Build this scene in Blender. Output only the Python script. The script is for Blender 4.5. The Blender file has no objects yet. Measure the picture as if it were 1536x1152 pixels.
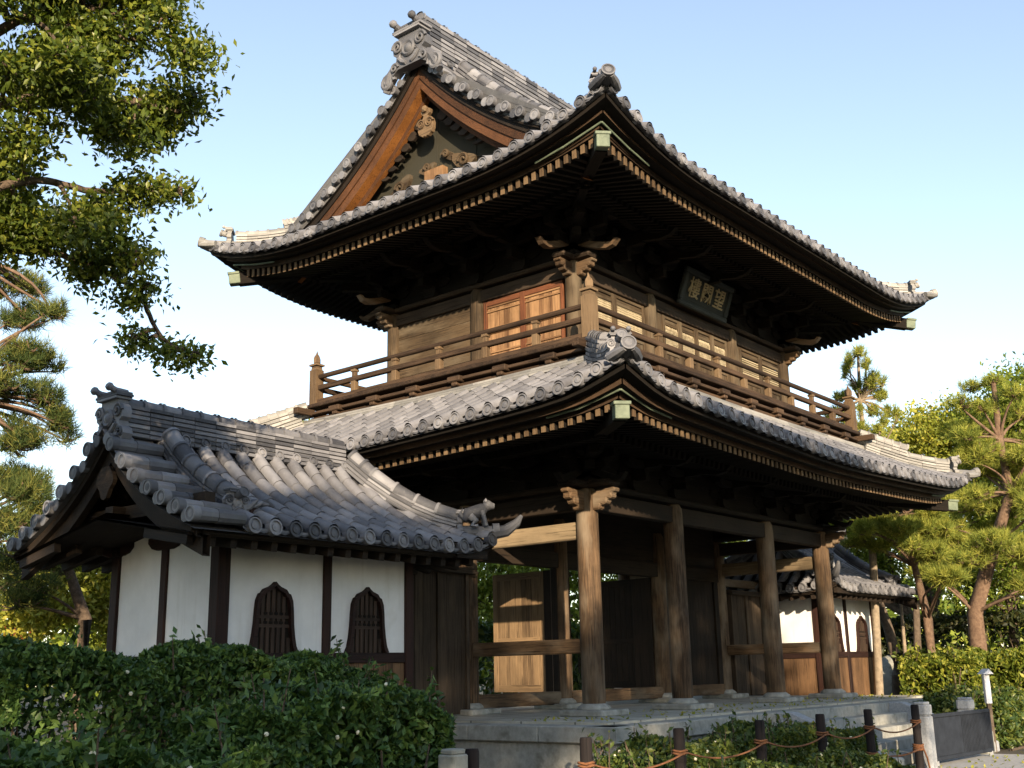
import bpy, math, random
import numpy as np
from mathutils import Vector, Matrix
random.seed(7); rng = np.random.default_rng(11)
S = 0.68                       # survey units -> metres
W, D = 12.194, 7.199           # gate plan between corner columns (survey units)
scene = bpy.context.scene
COL = scene.collection
A3 = lambda *a: np.array(a, float)

# ------------------------------------------------------------------ camera
cam_loc = A3(-20.275, -14.489, .7413)
cF = A3(.74964088, .61301903, .24949192); cR = A3(.63702238, -.7705672, -.02070471); cU = A3(-.17955791, -.17445303, .96815551)
cam = bpy.data.cameras.new('camera'); camo = bpy.data.objects.new('camera', cam); COL.objects.link(camo)
camo.matrix_world = Matrix(((cR[0], cU[0], -cF[0], cam_loc[0]*S), (cR[1], cU[1], -cF[1], cam_loc[1]*S), (cR[2], cU[2], -cF[2], cam_loc[2]*S), (0, 0, 0, 1)))
cam.sensor_width = 36; cam.lens = 1668.06/1536*36; cam.clip_start = .1; cam.clip_end = 2000
scene.camera = camo
# ------------------------------------------------------------------ light
SUN_EL = math.radians(15.3)
sun_h = A3(-.690, -.724, 0)
sdir = A3(sun_h[0]*math.cos(SUN_EL), sun_h[1]*math.cos(SUN_EL), math.sin(SUN_EL))
w = bpy.data.worlds.new('World'); scene.world = w; w.use_nodes = True
nt = w.node_tree; bg = nt.nodes['Background']
sky = nt.nodes.new('ShaderNodeTexSky'); sky.sky_type = 'NISHITA'; sky.sun_disc = False
sky.sun_elevation = SUN_EL; sky.sun_rotation = math.atan2(sun_h[0], sun_h[1]); sky.air_density = 1.0; sky.dust_density = .4; sky.ozone_density = 1.0
hs_ = nt.nodes.new('ShaderNodeHueSaturation'); hs_.inputs['Saturation'].default_value = .82
nt.links.new(sky.outputs[0], hs_.inputs['Color']); nt.links.new(hs_.outputs[0], bg.inputs[0]); bg.inputs[1].default_value = .15
sl = bpy.data.lights.new('sun', 'SUN'); so = bpy.data.objects.new('sun', sl); COL.objects.link(so)
sl.energy = 5.0; sl.angle = math.radians(.55); sl.color = (1, .80, .56)
so.rotation_euler = Vector(sdir).to_track_quat('Z', 'Y').to_euler()
scene.view_settings.view_transform = 'Standard'; scene.view_settings.look = 'None'; scene.view_settings.exposure = 1.12; scene.view_settings.gamma = 1

# ------------------------------------------------------------------ materials
def mat(name):
    m = bpy.data.materials.new(name); m.use_nodes = True
    return m, m.node_tree, m.node_tree.nodes['Principled BSDF']
def N(nt, t, **k):
    n = nt.nodes.new(t)
    for a, b in k.items(): setattr(n, a, b)
    return n
def ramp(nt, src, stops):
    r = N(nt, 'ShaderNodeValToRGB'); e = r.color_ramp.elements
    while len(e) < len(stops): e.new(.5)
    for el, (p, c) in zip(e, stops): el.position = p; el.color = (*c, 1)
    nt.links.new(src, r.inputs[0]); return r.outputs[0]
def attr(nt, n):
    return N(nt, 'ShaderNodeAttribute', attribute_name=n)
def noise(nt, vec, scale, det=4, rough=.6):
    n = N(nt, 'ShaderNodeTexNoise'); n.inputs['Scale'].default_value = scale; n.inputs['Detail'].default_value = det; n.inputs['Roughness'].default_value = rough
    if vec is not None: nt.links.new(vec, n.inputs['Vector'])
    return n.outputs['Fac']
def mapping(nt, vec, sc):
    m = N(nt, 'ShaderNodeMapping'); m.inputs['Scale'].default_value = sc; nt.links.new(vec, m.inputs['Vector']); return m.outputs[0]
def mth(nt, op, a, b):
    m = N(nt, 'ShaderNodeMath', operation=op)
    for i, q in enumerate((a, b)):
        if isinstance(q, (int, float)): m.inputs[i].default_value = q
        else: nt.links.new(q, m.inputs[i])
    return m.outputs[0]
def mixc(nt, f, a, b, mode='MIX'):
    m = N(nt, 'ShaderNodeMix', data_type='RGBA', blend_type=mode)
    for s, q in ((0, f), (6, a), (7, b)):
        if isinstance(q, (int, float)): m.inputs[s].default_value = q
        elif isinstance(q, tuple): m.inputs[s].default_value = (*q, 1)
        else: nt.links.new(q, m.inputs[s])
    return m.outputs[2]
def bump(nt, b, h, st, d=.02):
    n = N(nt, 'ShaderNodeBump'); n.inputs['Strength'].default_value = st; n.inputs['Distance'].default_value = d
    nt.links.new(h, n.inputs['Height']); nt.links.new(n.outputs[0], b.inputs['Normal'])

def wood(name, dark, light, grain=1., stain=.5, rough=.8, bleach=None):
    m, nt, b = mat(name); L = nt.links.new
    g = attr(nt, 'gc').outputs['Vector']; r = attr(nt, 'rnd').outputs['Fac']
    fine = noise(nt, mapping(nt, g, (1.2, 22, 22)), 1.6*grain, 5, .65)
    broad = noise(nt, mapping(nt, g, (.5, 4, 4)), 1.2*grain, 3)
    f = mth(nt, 'ADD', mth(nt, 'MULTIPLY', fine, .6), mth(nt, 'MULTIPLY', broad, .35))
    f = mth(nt, 'ADD', f, mth(nt, 'MULTIPLY', mth(nt, 'SUBTRACT', r, .5), .3))
    c = ramp(nt, f, [(.25, dark), (.5, tuple((a+2*q)/3 for a, q in zip(dark, light))), (.75, light)])
    st = noise(nt, N(nt, 'ShaderNodeTexCoord').outputs['Object'], 1.1, 5)
    sr = ramp(nt, st, [(.35, (1-stain,)*3), (.62, (1, 1, 1))])
    c = mixc(nt, 1., c, sr, 'MULTIPLY')
    cr = noise(nt, mapping(nt, g, (.42, 17, 17)), 2.3*grain, 3, .5)          # drying cracks along the grain
    c = mixc(nt, ramp(nt, cr, [(.35, (.75, .75, .75)), (.41, (0, 0, 0))]), c, tuple(q*.3 for q in dark))
    if bleach:                                   # weathering: patches of greyer, paler wood
        bn = noise(nt, mapping(nt, g, (.6, 2.2, 2.2)), .9, 4)
        c = mixc(nt, ramp(nt, bn, [(.48, (0, 0, 0)), (.7, (.8, .8, .8))]), c, bleach)
    L(c, b.inputs['Base Color']); b.inputs['Roughness'].default_value = rough; b.inputs['Specular IOR Level'].default_value = .25
    bump(nt, b, fine, .45, .012)
    return m
M = {}
M['wood'] = wood('weathered_cedar', (.038, .023, .013), (.22, .138, .076), 1, .6, .8, (.22, .175, .125))
M['darkwood'] = wood('dark_shaded_timber', (.009, .006, .004), (.034, .023, .015), 1, .4)  # dark brown timber, darkened further to hold the shade it stands in
M['under'] = wood('shaded_soffit_timber', (.004, .003, .002), (.013, .009, .006), 1, .4, .9)  # near black: the shade under the eaves is put into the colour
M['post'] = wood('pavilion_post', (.012, .005, .004), (.035, .014, .010), 1, .3, .7)
M['tan'] = wood('rafter_end_wood', (.08, .05, .028), (.205, .138, .078), 1, .3)
M['red'] = wood('door_frame_wood', (.075, .028, .014), (.19, .07, .032), 1, .3)
M['plank'] = wood('door_plank_wood', (.14, .07, .034), (.46, .27, .135), .8, .45)
M['orange'] = wood('sunlit_gable_wood', (.15, .052, .013), (.38, .155, .036), .7, .4)
M['panel'] = wood('grey_panel_wood', (.032, .021, .012), (.115, .078, .044), 1, .5, .8, (.13, .102, .068))
M['shadebeam'] = wood('shaded_header_timber', (.022, .015, .010), (.085, .058, .038), 1, .4)  # upper head beams and plates, eave shadow put into the colour
M['rail'] = wood('rail_timber', (.022, .013, .008), (.095, .058, .034), 1, .45)
M['passage'] = wood('passage_board', (.025, .018, .012), (.085, .062, .043), 1, .4)
M['hafu'] = wood('bargeboard_wood', (.032, .014, .006), (.125, .052, .021), .8, .45)
M['window'] = wood('window_wood', (.022, .015, .011), (.07, .045, .032), 1, .3)
M['lattice'] = wood('lattice_wood', (.30, .24, .15), (.52, .44, .30), 1, .2)
M['waist'] = wood('waist_board_wood', (.05, .028, .015), (.19, .108, .055), 1, .4)
def tilemat(name, lo, hi):
    m, nt, b = mat(name)
    r = attr(nt, 'rnd').outputs['Fac']; oc = N(nt, 'ShaderNodeTexCoord').outputs['Object']
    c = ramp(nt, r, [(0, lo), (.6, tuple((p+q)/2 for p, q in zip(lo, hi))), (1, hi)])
    n1 = noise(nt, oc, 3.2, 6, .7); n2 = noise(nt, oc, 28, 4, .7)
    c = mixc(nt, 1., c, ramp(nt, n1, [(.3, (.72, .72, .73)), (.62, (1.08, 1.08, 1.06))]), 'MULTIPLY')
    c = mixc(nt, ramp(nt, n2, [(.58, (0, 0, 0)), (.78, (.35, .35, .35))]), c, (.32, .32, .29))
    n3 = noise(nt, oc, 7, 5, .75)
    c = mixc(nt, ramp(nt, n3, [(.60, (0, 0, 0)), (.74, (.5, .5, .5))]), c, (.075, .075, .066))
    nt.links.new(c, b.inputs['Base Color']); b.inputs['Roughness'].default_value = .62; b.inputs['Specular IOR Level'].default_value = .4
    bump(nt, b, n2, .25, .01)
    return m
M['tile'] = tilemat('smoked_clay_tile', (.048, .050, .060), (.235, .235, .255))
M['tiledark'] = tilemat('tile_bed', (.07, .07, .075), (.13, .13, .135))
M['tilepale'] = tilemat('weathered_ridge_tile', (.15, .148, .143), (.31, .30, .285))
M['leaf'] = wood('sunlit_door_wood', (.085, .054, .03), (.27, .18, .098), 1, .3)
M['lintel'] = wood('pale_beam_wood', (.12, .088, .053), (.31, .235, .145), 1, .3)
def plain(name, lo, hi, scale=4, rough=.8, bs=.2, det=5, second=None):
    m, nt, b = mat(name); oc = N(nt, 'ShaderNodeTexCoord').outputs['Object']
    n = noise(nt, oc, scale, det, .65); c = ramp(nt, n, [(.3, lo), (.7, hi)])
    if second:
        n2 = noise(nt, oc, second[0], 4, .7); c = mixc(nt, ramp(nt, n2, [(second[1], (0, 0, 0)), (second[1]+.14, (.85, .85, .85))]), c, second[2])
    nt.links.new(c, b.inputs['Base Color']); b.inputs['Roughness'].default_value = rough; b.inputs['Specular IOR Level'].default_value = .3
    if bs: bump(nt, b, noise(nt, oc, scale*9, 4), bs, .01)
    return m
M['plaster'] = plain('white_plaster', (.60, .60, .60), (.76, .76, .755), 1.1, .9, .1, 7, (.9, .60, (.58, .57, .54)))
def streaks():
    m = M['plaster']; nt = m.node_tree; b = nt.nodes['Principled BSDF']; src = b.inputs['Base Color'].links[0].from_socket
    oc = N(nt, 'ShaderNodeTexCoord').outputs['Object']
    n = noise(nt, mapping(nt, oc, (7, 7, .45)), 1.3, 5, .6); n2 = noise(nt, oc, .8, 3)
    f = mth(nt, 'MULTIPLY', ramp(nt, n, [(.52, (0, 0, 0)), (.72, (.55, .55, .55))]), ramp(nt, n2, [(.4, (.1, .1, .1)), (.65, (1, 1, 1))]))
    nt.links.new(mixc(nt, f, src, (.50, .485, .44)), b.inputs['Base Color'])
streaks()
M['copper'] = plain('green_copper', (.075, .10, .07), (.165, .20, .14), 7, .6, .1)
M['stone'] = plain('granite_kerb', (.22, .22, .20), (.36, .36, .33), 9, .9, .25, 6, (1.8, .56, (.12, .115, .09)))
M['granite'] = plain('pale_granite', (.24, .255, .275), (.40, .415, .44), 30, .75, .2)
M['ground'] = plain('packed_earth', (.05, .043, .032), (.11, .095, .07), 5, .95, .4, 6, (2.3, .55, (.06, .065, .03)))
M['pathmat'] = plain('path_gravel', (.30, .30, .29), (.45, .44, .42), 14, .95, .4)
M['boulder'] = plain('grey_boulder', (.16, .16, .14), (.36, .36, .32), 3, .9, .5, 6, (2.4, .55, (.09, .095, .05)))
M['bark'] = plain('bark', (.05, .035, .025), (.17, .125, .09), 14, .95, .8)
M['barkred'] = plain('pine_bark', (.09, .055, .038), (.21, .14, .095), 11, .95, .8)
M['barkpale'] = plain('pale_bark', (.16, .125, .09), (.32, .26, .19), 8, .95, .5)
M['barkmid'] = plain('grey_bark', (.06, .045, .033), (.15, .115, .085), 9, .95, .6)
M['rope'] = plain('rust_rope', (.13, .055, .025), (.25, .11, .05), 40, .9, .4)
M['metal'] = plain('dark_metal', (.010, .013, .020), (.022, .028, .04), 6, .9, .05)
M['white'] = plain('white_paint', (.62, .64, .70), (.80, .80, .82), 3, .6, .05)
M['blackpost'] = wood('charred_post', (.006, .005, .006), (.022, .017, .017), 1, .4, .85)
M['gold'] = plain('faded_gilt', (.26, .20, .10), (.46, .37, .21), 20, .6, .1)
M['board'] = wood('plaque_board', (.012, .014, .013), (.035, .04, .036), 1, .3, .7)
M['plaqueframe'] = wood('plaque_frame', (.03, .036, .034), (.09, .10, .095), 1, .4, .8)
M['net'] = plain('wire_net', (.02, .019, .013), (.038, .035, .024), 60, .9, 0)
def pave():
    m, nt, b = mat('paving_slabs'); oc = N(nt, 'ShaderNodeTexCoord').outputs['Object']
    br = N(nt, 'ShaderNodeTexBrick'); br.offset = .5; br.inputs['Scale'].default_value = 1.; br.inputs['Mortar Size'].default_value = .012; br.inputs['Brick Width'].default_value = .62; br.inputs['Row Height'].default_value = .9
    br.inputs['Color1'].default_value = (.38, .36, .31, 1); br.inputs['Color2'].default_value = (.45, .43, .37, 1); br.inputs['Mortar'].default_value = (.10, .095, .08, 1)
    nt.links.new(oc, br.inputs['Vector'])
    n = noise(nt, oc, 2.2, 6, .7); c = mixc(nt, 1., br.outputs['Color'], ramp(nt, n, [(.3, (.62, .62, .6)), (.65, (1.08, 1.07, 1.04))]), 'MULTIPLY')
    nt.links.new(c, b.inputs['Base Color']); b.inputs['Roughness'].default_value = .9; bump(nt, b, noise(nt, oc, 40, 4), .25, .006)
    return m
M['pave'] = pave()
def leafmat(name, lo, mid, hi, rough=.5, trans=.35, spec=.35):
    m, nt, b = mat(name); r = attr(nt, 'rnd').outputs['Fac']
    c = ramp(nt, r, [(0, lo), (.55, mid), (1, hi)])
    nt.links.new(c, b.inputs['Base Color']); b.inputs['Roughness'].default_value = rough; b.inputs['Specular IOR Level'].default_value = spec
    t = N(nt, 'ShaderNodeBsdfTranslucent'); nt.links.new(mixc(nt, 1., c, (1.3, 1.25, .5), 'MULTIPLY'), t.inputs[0])
    mx = N(nt, 'ShaderNodeMixShader'); mx.inputs[0].default_value = trans
    nt.links.new(b.outputs[0], mx.inputs[1]); nt.links.new(t.outputs[0], mx.inputs[2]); nt.links.new(mx.outputs[0], nt.nodes['Material Output'].inputs[0])
    return m
M['camphor'] = leafmat('camphor_leaf', (.024, .045, .009), (.10, .14, .02), (.30, .31, .045), .4, .35)
M['tea'] = leafmat('tea_leaf', (.018, .045, .012), (.05, .105, .026), (.14, .22, .05), .45, .15, .3)
M['shrub'] = leafmat('shrub_leaf', (.03, .06, .02), (.07, .11, .025), (.16, .18, .035), .45, .25)
M['hedge'] = leafmat('hedge_leaf', (.04, .065, .010), (.13, .17, .02), (.32, .32, .05), .5, .3)
M['pine'] = leafmat('pine_needle', (.10, .14, .032), (.25, .28, .055), (.48, .46, .10), .7, .35, .12)
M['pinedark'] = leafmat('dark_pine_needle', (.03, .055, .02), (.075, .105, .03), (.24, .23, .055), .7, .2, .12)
M['autumn'] = leafmat('turning_leaf', (.13, .16, .024), (.28, .30, .04), (.50, .42, .07), .55, .35)
M['green'] = leafmat('broad_leaf', (.07, .11, .018), (.17, .23, .03), (.33, .35, .05), .5, .35)
M['maple'] = leafmat('red_leaf', (.24, .05, .02), (.38, .10, .03), (.45, .2, .05), .55, .35)
M['undergrowth'] = leafmat('shaded_undergrowth_leaf', (.012, .02, .007), (.03, .042, .012), (.08, .075, .025))  # dark leaf, the shade below the trees put into its colour
M['flower'] = plain('tea_flower', (.62, .58, .40), (.78, .74, .58), 10, .6, 0)

# ------------------------------------------------------------------ mesh helpers
def unit(v): v = np.asarray(v, float); return v/max(1e-9, np.linalg.norm(v))
class MB:
    def __init__(s): s.v = []; s.f = []; s.r = []; s.g = []; s.mi = []; s.n = 0; s.m = 0
    def add(s, v, f, gc=None, rnd=None, m=None):
        v = np.asarray(v, float).reshape(-1, 3); k = s.n
        rnd = random.random() if rnd is None else rnd
        s.v.append(v); s.r.append(np.full(len(v), rnd)); s.g.append((v if gc is None else gc) + rnd*37.)
        s.f += [tuple(i+k for i in q) for q in f]; s.mi += [s.m if m is None else m]*len(f); s.n += len(v)
    def obox(s, o, ex, ey, ez, rnd=None, m=None):
        o, ex, ey, ez = map(lambda q: np.asarray(q, float), (o, ex, ey, ez))
        sg = np.array([(-1, -1, -1), (1, -1, -1), (1, 1, -1), (-1, 1, -1), (-1, -1, 1), (1, -1, 1), (1, 1, 1), (-1, 1, 1)], float)
        v = o + sg @ np.array([ex, ey, ez]); L = [np.linalg.norm(q) for q in (ex, ey, ez)]
        od = np.argsort(L)[::-1]; gc = (sg*L)[:, od]
        f = [(0, 3, 2, 1), (4, 5, 6, 7), (0, 1, 5, 4), (1, 2, 6, 5), (2, 3, 7, 6), (3, 0, 4, 7)]
        if np.dot(np.cross(ex, ey), ez) < 0: f = [q[::-1] for q in f]
        s.add(v, f, gc, rnd, m)
    def box(s, x0, x1, y0, y1, z0, z1, rnd=None, m=None):
        s.obox(((x0+x1)/2, (y0+y1)/2, (z0+z1)/2), ((x1-x0)/2, 0, 0), (0, (y1-y0)/2, 0), (0, 0, (z1-z0)/2), rnd, m)
    def beam(s, p, q, wd, h, up=(0, 0, 1), rnd=None, m=None):
        p, q = A3(*p), A3(*q); d = q-p; L = np.linalg.norm(d); d = d/L
        sd = unit(np.cross(d, up)); u = np.cross(sd, d)
        s.obox((p+q)/2, d*L/2, sd*wd/2, u*h/2, rnd, m)
    def prism(s, pts, o, ax, ay, dep, rnd=None, m=None):
        o, ax, ay, dep = map(lambda q: np.asarray(q, float), (o, ax, ay, dep)); n = len(pts)
        ar = sum(pts[i][0]*pts[(i+1) % n][1]-pts[(i+1) % n][0]*pts[i][1] for i in range(n))
        if ar < 0: pts = pts[::-1]
        b = np.array([o+ax*p[0]+ay*p[1] for p in pts]); v = np.vstack([b, b+dep])
        f = [tuple(range(n))[::-1], tuple(range(n, 2*n))]+[(i, (i+1) % n, n+(i+1) % n, n+i) for i in range(n)]
        if np.dot(np.cross(ax, ay), dep) < 0: f = [q[::-1] for q in f]
        p2 = np.array(list(pts)*2, float); gc = np.c_[p2[:, 0], p2[:, 1], np.r_[np.zeros(n), np.ones(n)]*.1]
        s.add(v, f, gc, rnd, m)
    def tube(s, pts, r, n=8, cap=True, rnd=None, m=None, arc=None, up=(0, 0, 1)):
        pts = np.asarray(pts, float); k = len(pts); r = np.broadcast_to(np.asarray(r, float), (k,))
        a = np.linspace(0, 2*math.pi, n, endpoint=False) if arc is None else np.linspace(arc[0], arc[1], n)
        V = []; G = []; Lg = 0
        for i in range(k):
            d = unit(pts[min(i+1, k-1)]-pts[max(i-1, 0)])
            sd = np.cross(d, up)
            if np.linalg.norm(sd) < 1e-3: sd = np.cross(d, (0, 1, 0))
            sd = unit(sd); u = np.cross(sd, d)
            if i: Lg += np.linalg.norm(pts[i]-pts[i-1])
            V.append(pts[i]+r[i]*(np.outer(np.sin(a), sd)+np.outer(np.cos(a), u)))
            G.append(np.c_[np.full(n, Lg), r[i]*np.sin(a), r[i]*np.cos(a)])
        f = []; w_ = n if arc is None else n-1
        for i in range(k-1):
            for j in range(w_): f.append((i*n+j, (i+1)*n+j, (i+1)*n+(j+1) % n, i*n+(j+1) % n)[::-1])
        if cap: f.append(tuple(range(n))); f.append(tuple(range((k-1)*n, k*n))[::-1])
        s.add(np.vstack(V), f, np.vstack(G), rnd, m)
    def lathe(s, o, ax, prof, n=14, rnd=None, m=None):
        o = np.asarray(o, float); ax = unit(ax); t = unit(np.cross(ax, (0, 0, 1) if abs(ax[2]) < .9 else (1, 0, 0))); b = np.cross(ax, t)
        a = np.linspace(0, 2*math.pi, n, endpoint=False); c = np.outer(np.cos(a), t)+np.outer(np.sin(a), b)
        V = np.vstack([o+ax*h+c*max(r, 1e-4) for r, h in prof]); f = []
        G = np.vstack([np.c_[np.full(n, h), r*np.cos(a), r*np.sin(a)] for r, h in prof])
        for i in range(len(prof)-1):
            for j in range(n): f.append((i*n+j, i*n+(j+1) % n, (i+1)*n+(j+1) % n, (i+1)*n+j))
        f.append(tuple(range(n))[::-1]); f.append(tuple(range((len(prof)-1)*n, len(prof)*n)))
        s.add(V, f, G, rnd, m)
    def grid(s, P, rnd=None, m=None, flip=False):
        P = np.asarray(P, float); a, b = P.shape[:2]
        f = [(i*b+j, i*b+j+1, (i+1)*b+j+1, (i+1)*b+j) for i in range(a-1) for j in range(b-1)]
        if flip: f = [q[::-1] for q in f]
        gi, gj = np.meshgrid(range(a), range(b), indexing='ij')
        s.add(P.reshape(-1, 3), f, np.c_[P.reshape(-1, 3)[:, 0]+P.reshape(-1, 3)[:, 1], gj.ravel()*.3, gi.ravel()*.3], rnd, m)
    def build(s, name, mats, parent=None, loc=(0, 0, 0), mirror=False, bevel=0, smooth=None):
        loc = A3(*loc); V = np.vstack(s.v).copy(); F = s.f
        if mirror: V[:, 0] = W-V[:, 0]; F = [q[::-1] for q in F]
        V = (V-loc)*S
        me = bpy.data.meshes.new(name); me.from_pydata(V.tolist(), [], F)
        at = me.attributes.new('rnd', 'FLOAT', 'POINT'); at.data.foreach_set('value', np.concatenate(s.r).astype(np.float32))
        at = me.attributes.new('gc', 'FLOAT_VECTOR', 'POINT'); at.data.foreach_set('vector', np.vstack(s.g).astype(np.float32).ravel())
        mats = mats if isinstance(mats, (list, tuple)) else [mats]
        for q in mats: me.materials.append(M[q])
        if len(mats) > 1: me.polygons.foreach_set('material_index', s.mi)
        if smooth:
            me.polygons.foreach_set('use_smooth', [True]*len(F)); me.set_sharp_from_angle(angle=math.radians(smooth))
        me.update()
        o = bpy.data.objects.new(name, me); link(o, parent, loc)
        if bevel:
            b = o.modifiers.new('bevel', 'BEVEL'); b.width = bevel*S; b.segments = 1; b.limit_method = 'ANGLE'; b.angle_limit = math.radians(40)
        return o
WL = {}
def link(o, parent, loc):
    COL.objects.link(o); o.location = tuple(A3(*loc)*S); WL[o.name] = A3(*loc)
    if parent is not None:
        o.parent = parent; o.location = tuple((A3(*loc)-WL[parent.name])*S)
def tag(o, label, cat=None, group=None, kind=None):
    o['label'] = label
    if cat: o['category'] = cat
    if group: o['group'] = group
    if kind: o['kind'] = kind
    return o
def thing(name, label, cat, loc=(0, 0, 0), group=None):
    o = bpy.data.objects.new(name, None); o.empty_display_size = .2; link(o, None, loc); return tag(o, label, cat, group)
def structure(o): o['kind'] = 'structure'; return o
def leafmesh(name, cen, size, m, parent=None, up=.5, aspect=.48, loc=None, jit=.3, nrm=None, rnd=None):
    """many small folded leaves, one four-cornered face pair each"""
    n = len(cen); loc = cen.mean(0) if loc is None else A3(*loc)
    d = rng.normal(size=(n, 3)); d[:, 2] -= .35; d /= np.linalg.norm(d, axis=1)[:, None]
    q = rng.normal(size=(n, 3)); q[:, 2] += up*2
    if nrm is not None: q += nrm*1.2
    sd = np.cross(d, q); sd /= np.linalg.norm(sd, axis=1)[:, None]; u = np.cross(sd, d)
    sz = (size*(1+jit*rng.uniform(-1, 1, n)))[:, None]
    b = cen-d*sz*.5; t = cen+d*sz*.5; c = cen-d*sz*.06
    l = c-sd*sz*aspect/2+u*sz*.09; r = c+sd*sz*aspect/2+u*sz*.09
    V = np.stack([b, l, t, r], 1).reshape(-1, 3); I = np.arange(n)*4
    F = np.stack([I, I+1, I+2, I, I+2, I+3], 1).reshape(-1, 3)
    return fast(name, V, F, m, np.repeat(rng.random(n) if rnd is None else rnd, 4), parent, loc)
def fast(name, V, F, m, r, parent, loc):
    me = bpy.data.meshes.new(name); V = ((V-loc)*S).astype(np.float32); nf, k = F.shape
    me.vertices.add(len(V)); me.vertices.foreach_set('co', V.ravel())
    me.loops.add(nf*k); me.loops.foreach_set('vertex_index', F.ravel().astype(np.int32))
    me.polygons.add(nf); me.polygons.foreach_set('loop_start', np.arange(nf, dtype=np.int32)*k)
    me.materials.append(M[m]); at = me.attributes.new('rnd', 'FLOAT', 'POINT'); at.data.foreach_set('value', r.astype(np.float32))
    me.update(calc_edges=True); o = bpy.data.objects.new(name, me); link(o, parent, loc); return o
def needlemesh(name, cen, dirs, m, parent, K=12, L=.32, wd=.022, loc=None):
    n = len(cen); loc = cen.mean(0) if loc is None else A3(*loc)
    c = np.repeat(cen, K, 0); d = np.repeat(dirs, K, 0)*.9+rng.normal(size=(n*K, 3))*.55
    d[:, 2] += .25; d /= np.linalg.norm(d, axis=1)[:, None]
    c = c+rng.normal(size=c.shape)*L*.10
    sd = np.cross(d, rng.normal(size=d.shape)); sd /= np.linalg.norm(sd, axis=1)[:, None]
    ln = (L*rng.uniform(.7, 1.2, n*K))[:, None]
    V = np.stack([c-sd*wd, c+sd*wd, c+d*ln], 1).reshape(-1, 3); F = np.arange(n*K*3).reshape(-1, 3)
    rr = np.repeat(np.clip(np.repeat(rng.random(n), K)*.8+rng.random(n*K)*.2, 0, 1), 3)
    return fast(name, V, F, m, rr, parent, loc)

# ================================================================== roof machinery
class Side:
    """one roof slope: A = eave corner (x, y), e = along the eave, n = inward, L = eave length"""
    def __init__(s, A, e, n, L, z0, prof, lift, Tl, soff, lrange=(True, True)):
        s.A, s.e, s.n, s.L, s.z0, s.prof, s.lift, s.Tl, s.soff, s.lr = A3(*A, 0), A3(*e, 0), A3(*n, 0), L, z0, prof, lift, Tl, soff, lrange
    def sd(s, u):
        a = np.where(s.lr[0], u, 1e3); b = np.where(s.lr[1], s.L-u, 1e3); return np.minimum(a, b)
    def P(s, u, t, dz=0.):
        u = np.asarray(u, float); t = np.asarray(t, float)
        z = s.z0+s.lift(s.sd(u))*np.clip(1-np.maximum(t, 0)/s.Tl, 0, 1)**1.3+s.prof(t)+dz
        return s.A+u[..., None]*s.e+t[..., None]*s.n+z[..., None]*A3(0, 0, 1)
    def Q(s, u, t, dz=0.):                     # underside
        u = np.asarray(u, float); t = np.asarray(t, float)
        z = s.z0+s.lift(s.sd(u))*np.clip(1-np.maximum(t, 0)/s.Tl, 0, 1)**1.3+s.soff*t+dz
        return s.A+u[..., None]*s.e+t[..., None]*s.n+z[..., None]*A3(0, 0, 1)
def disc(mb, o, ax, r, ln=.14, n=14):
    mb.lathe(o, ax, [(r*.96, -ln), (r, 0), (r*.80, .004), (r*.76, -.03), (r*.52, -.03), (r*.46, -.006), (r*.2, -.004), (.0, .006)], n)
ROW = .447
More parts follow.
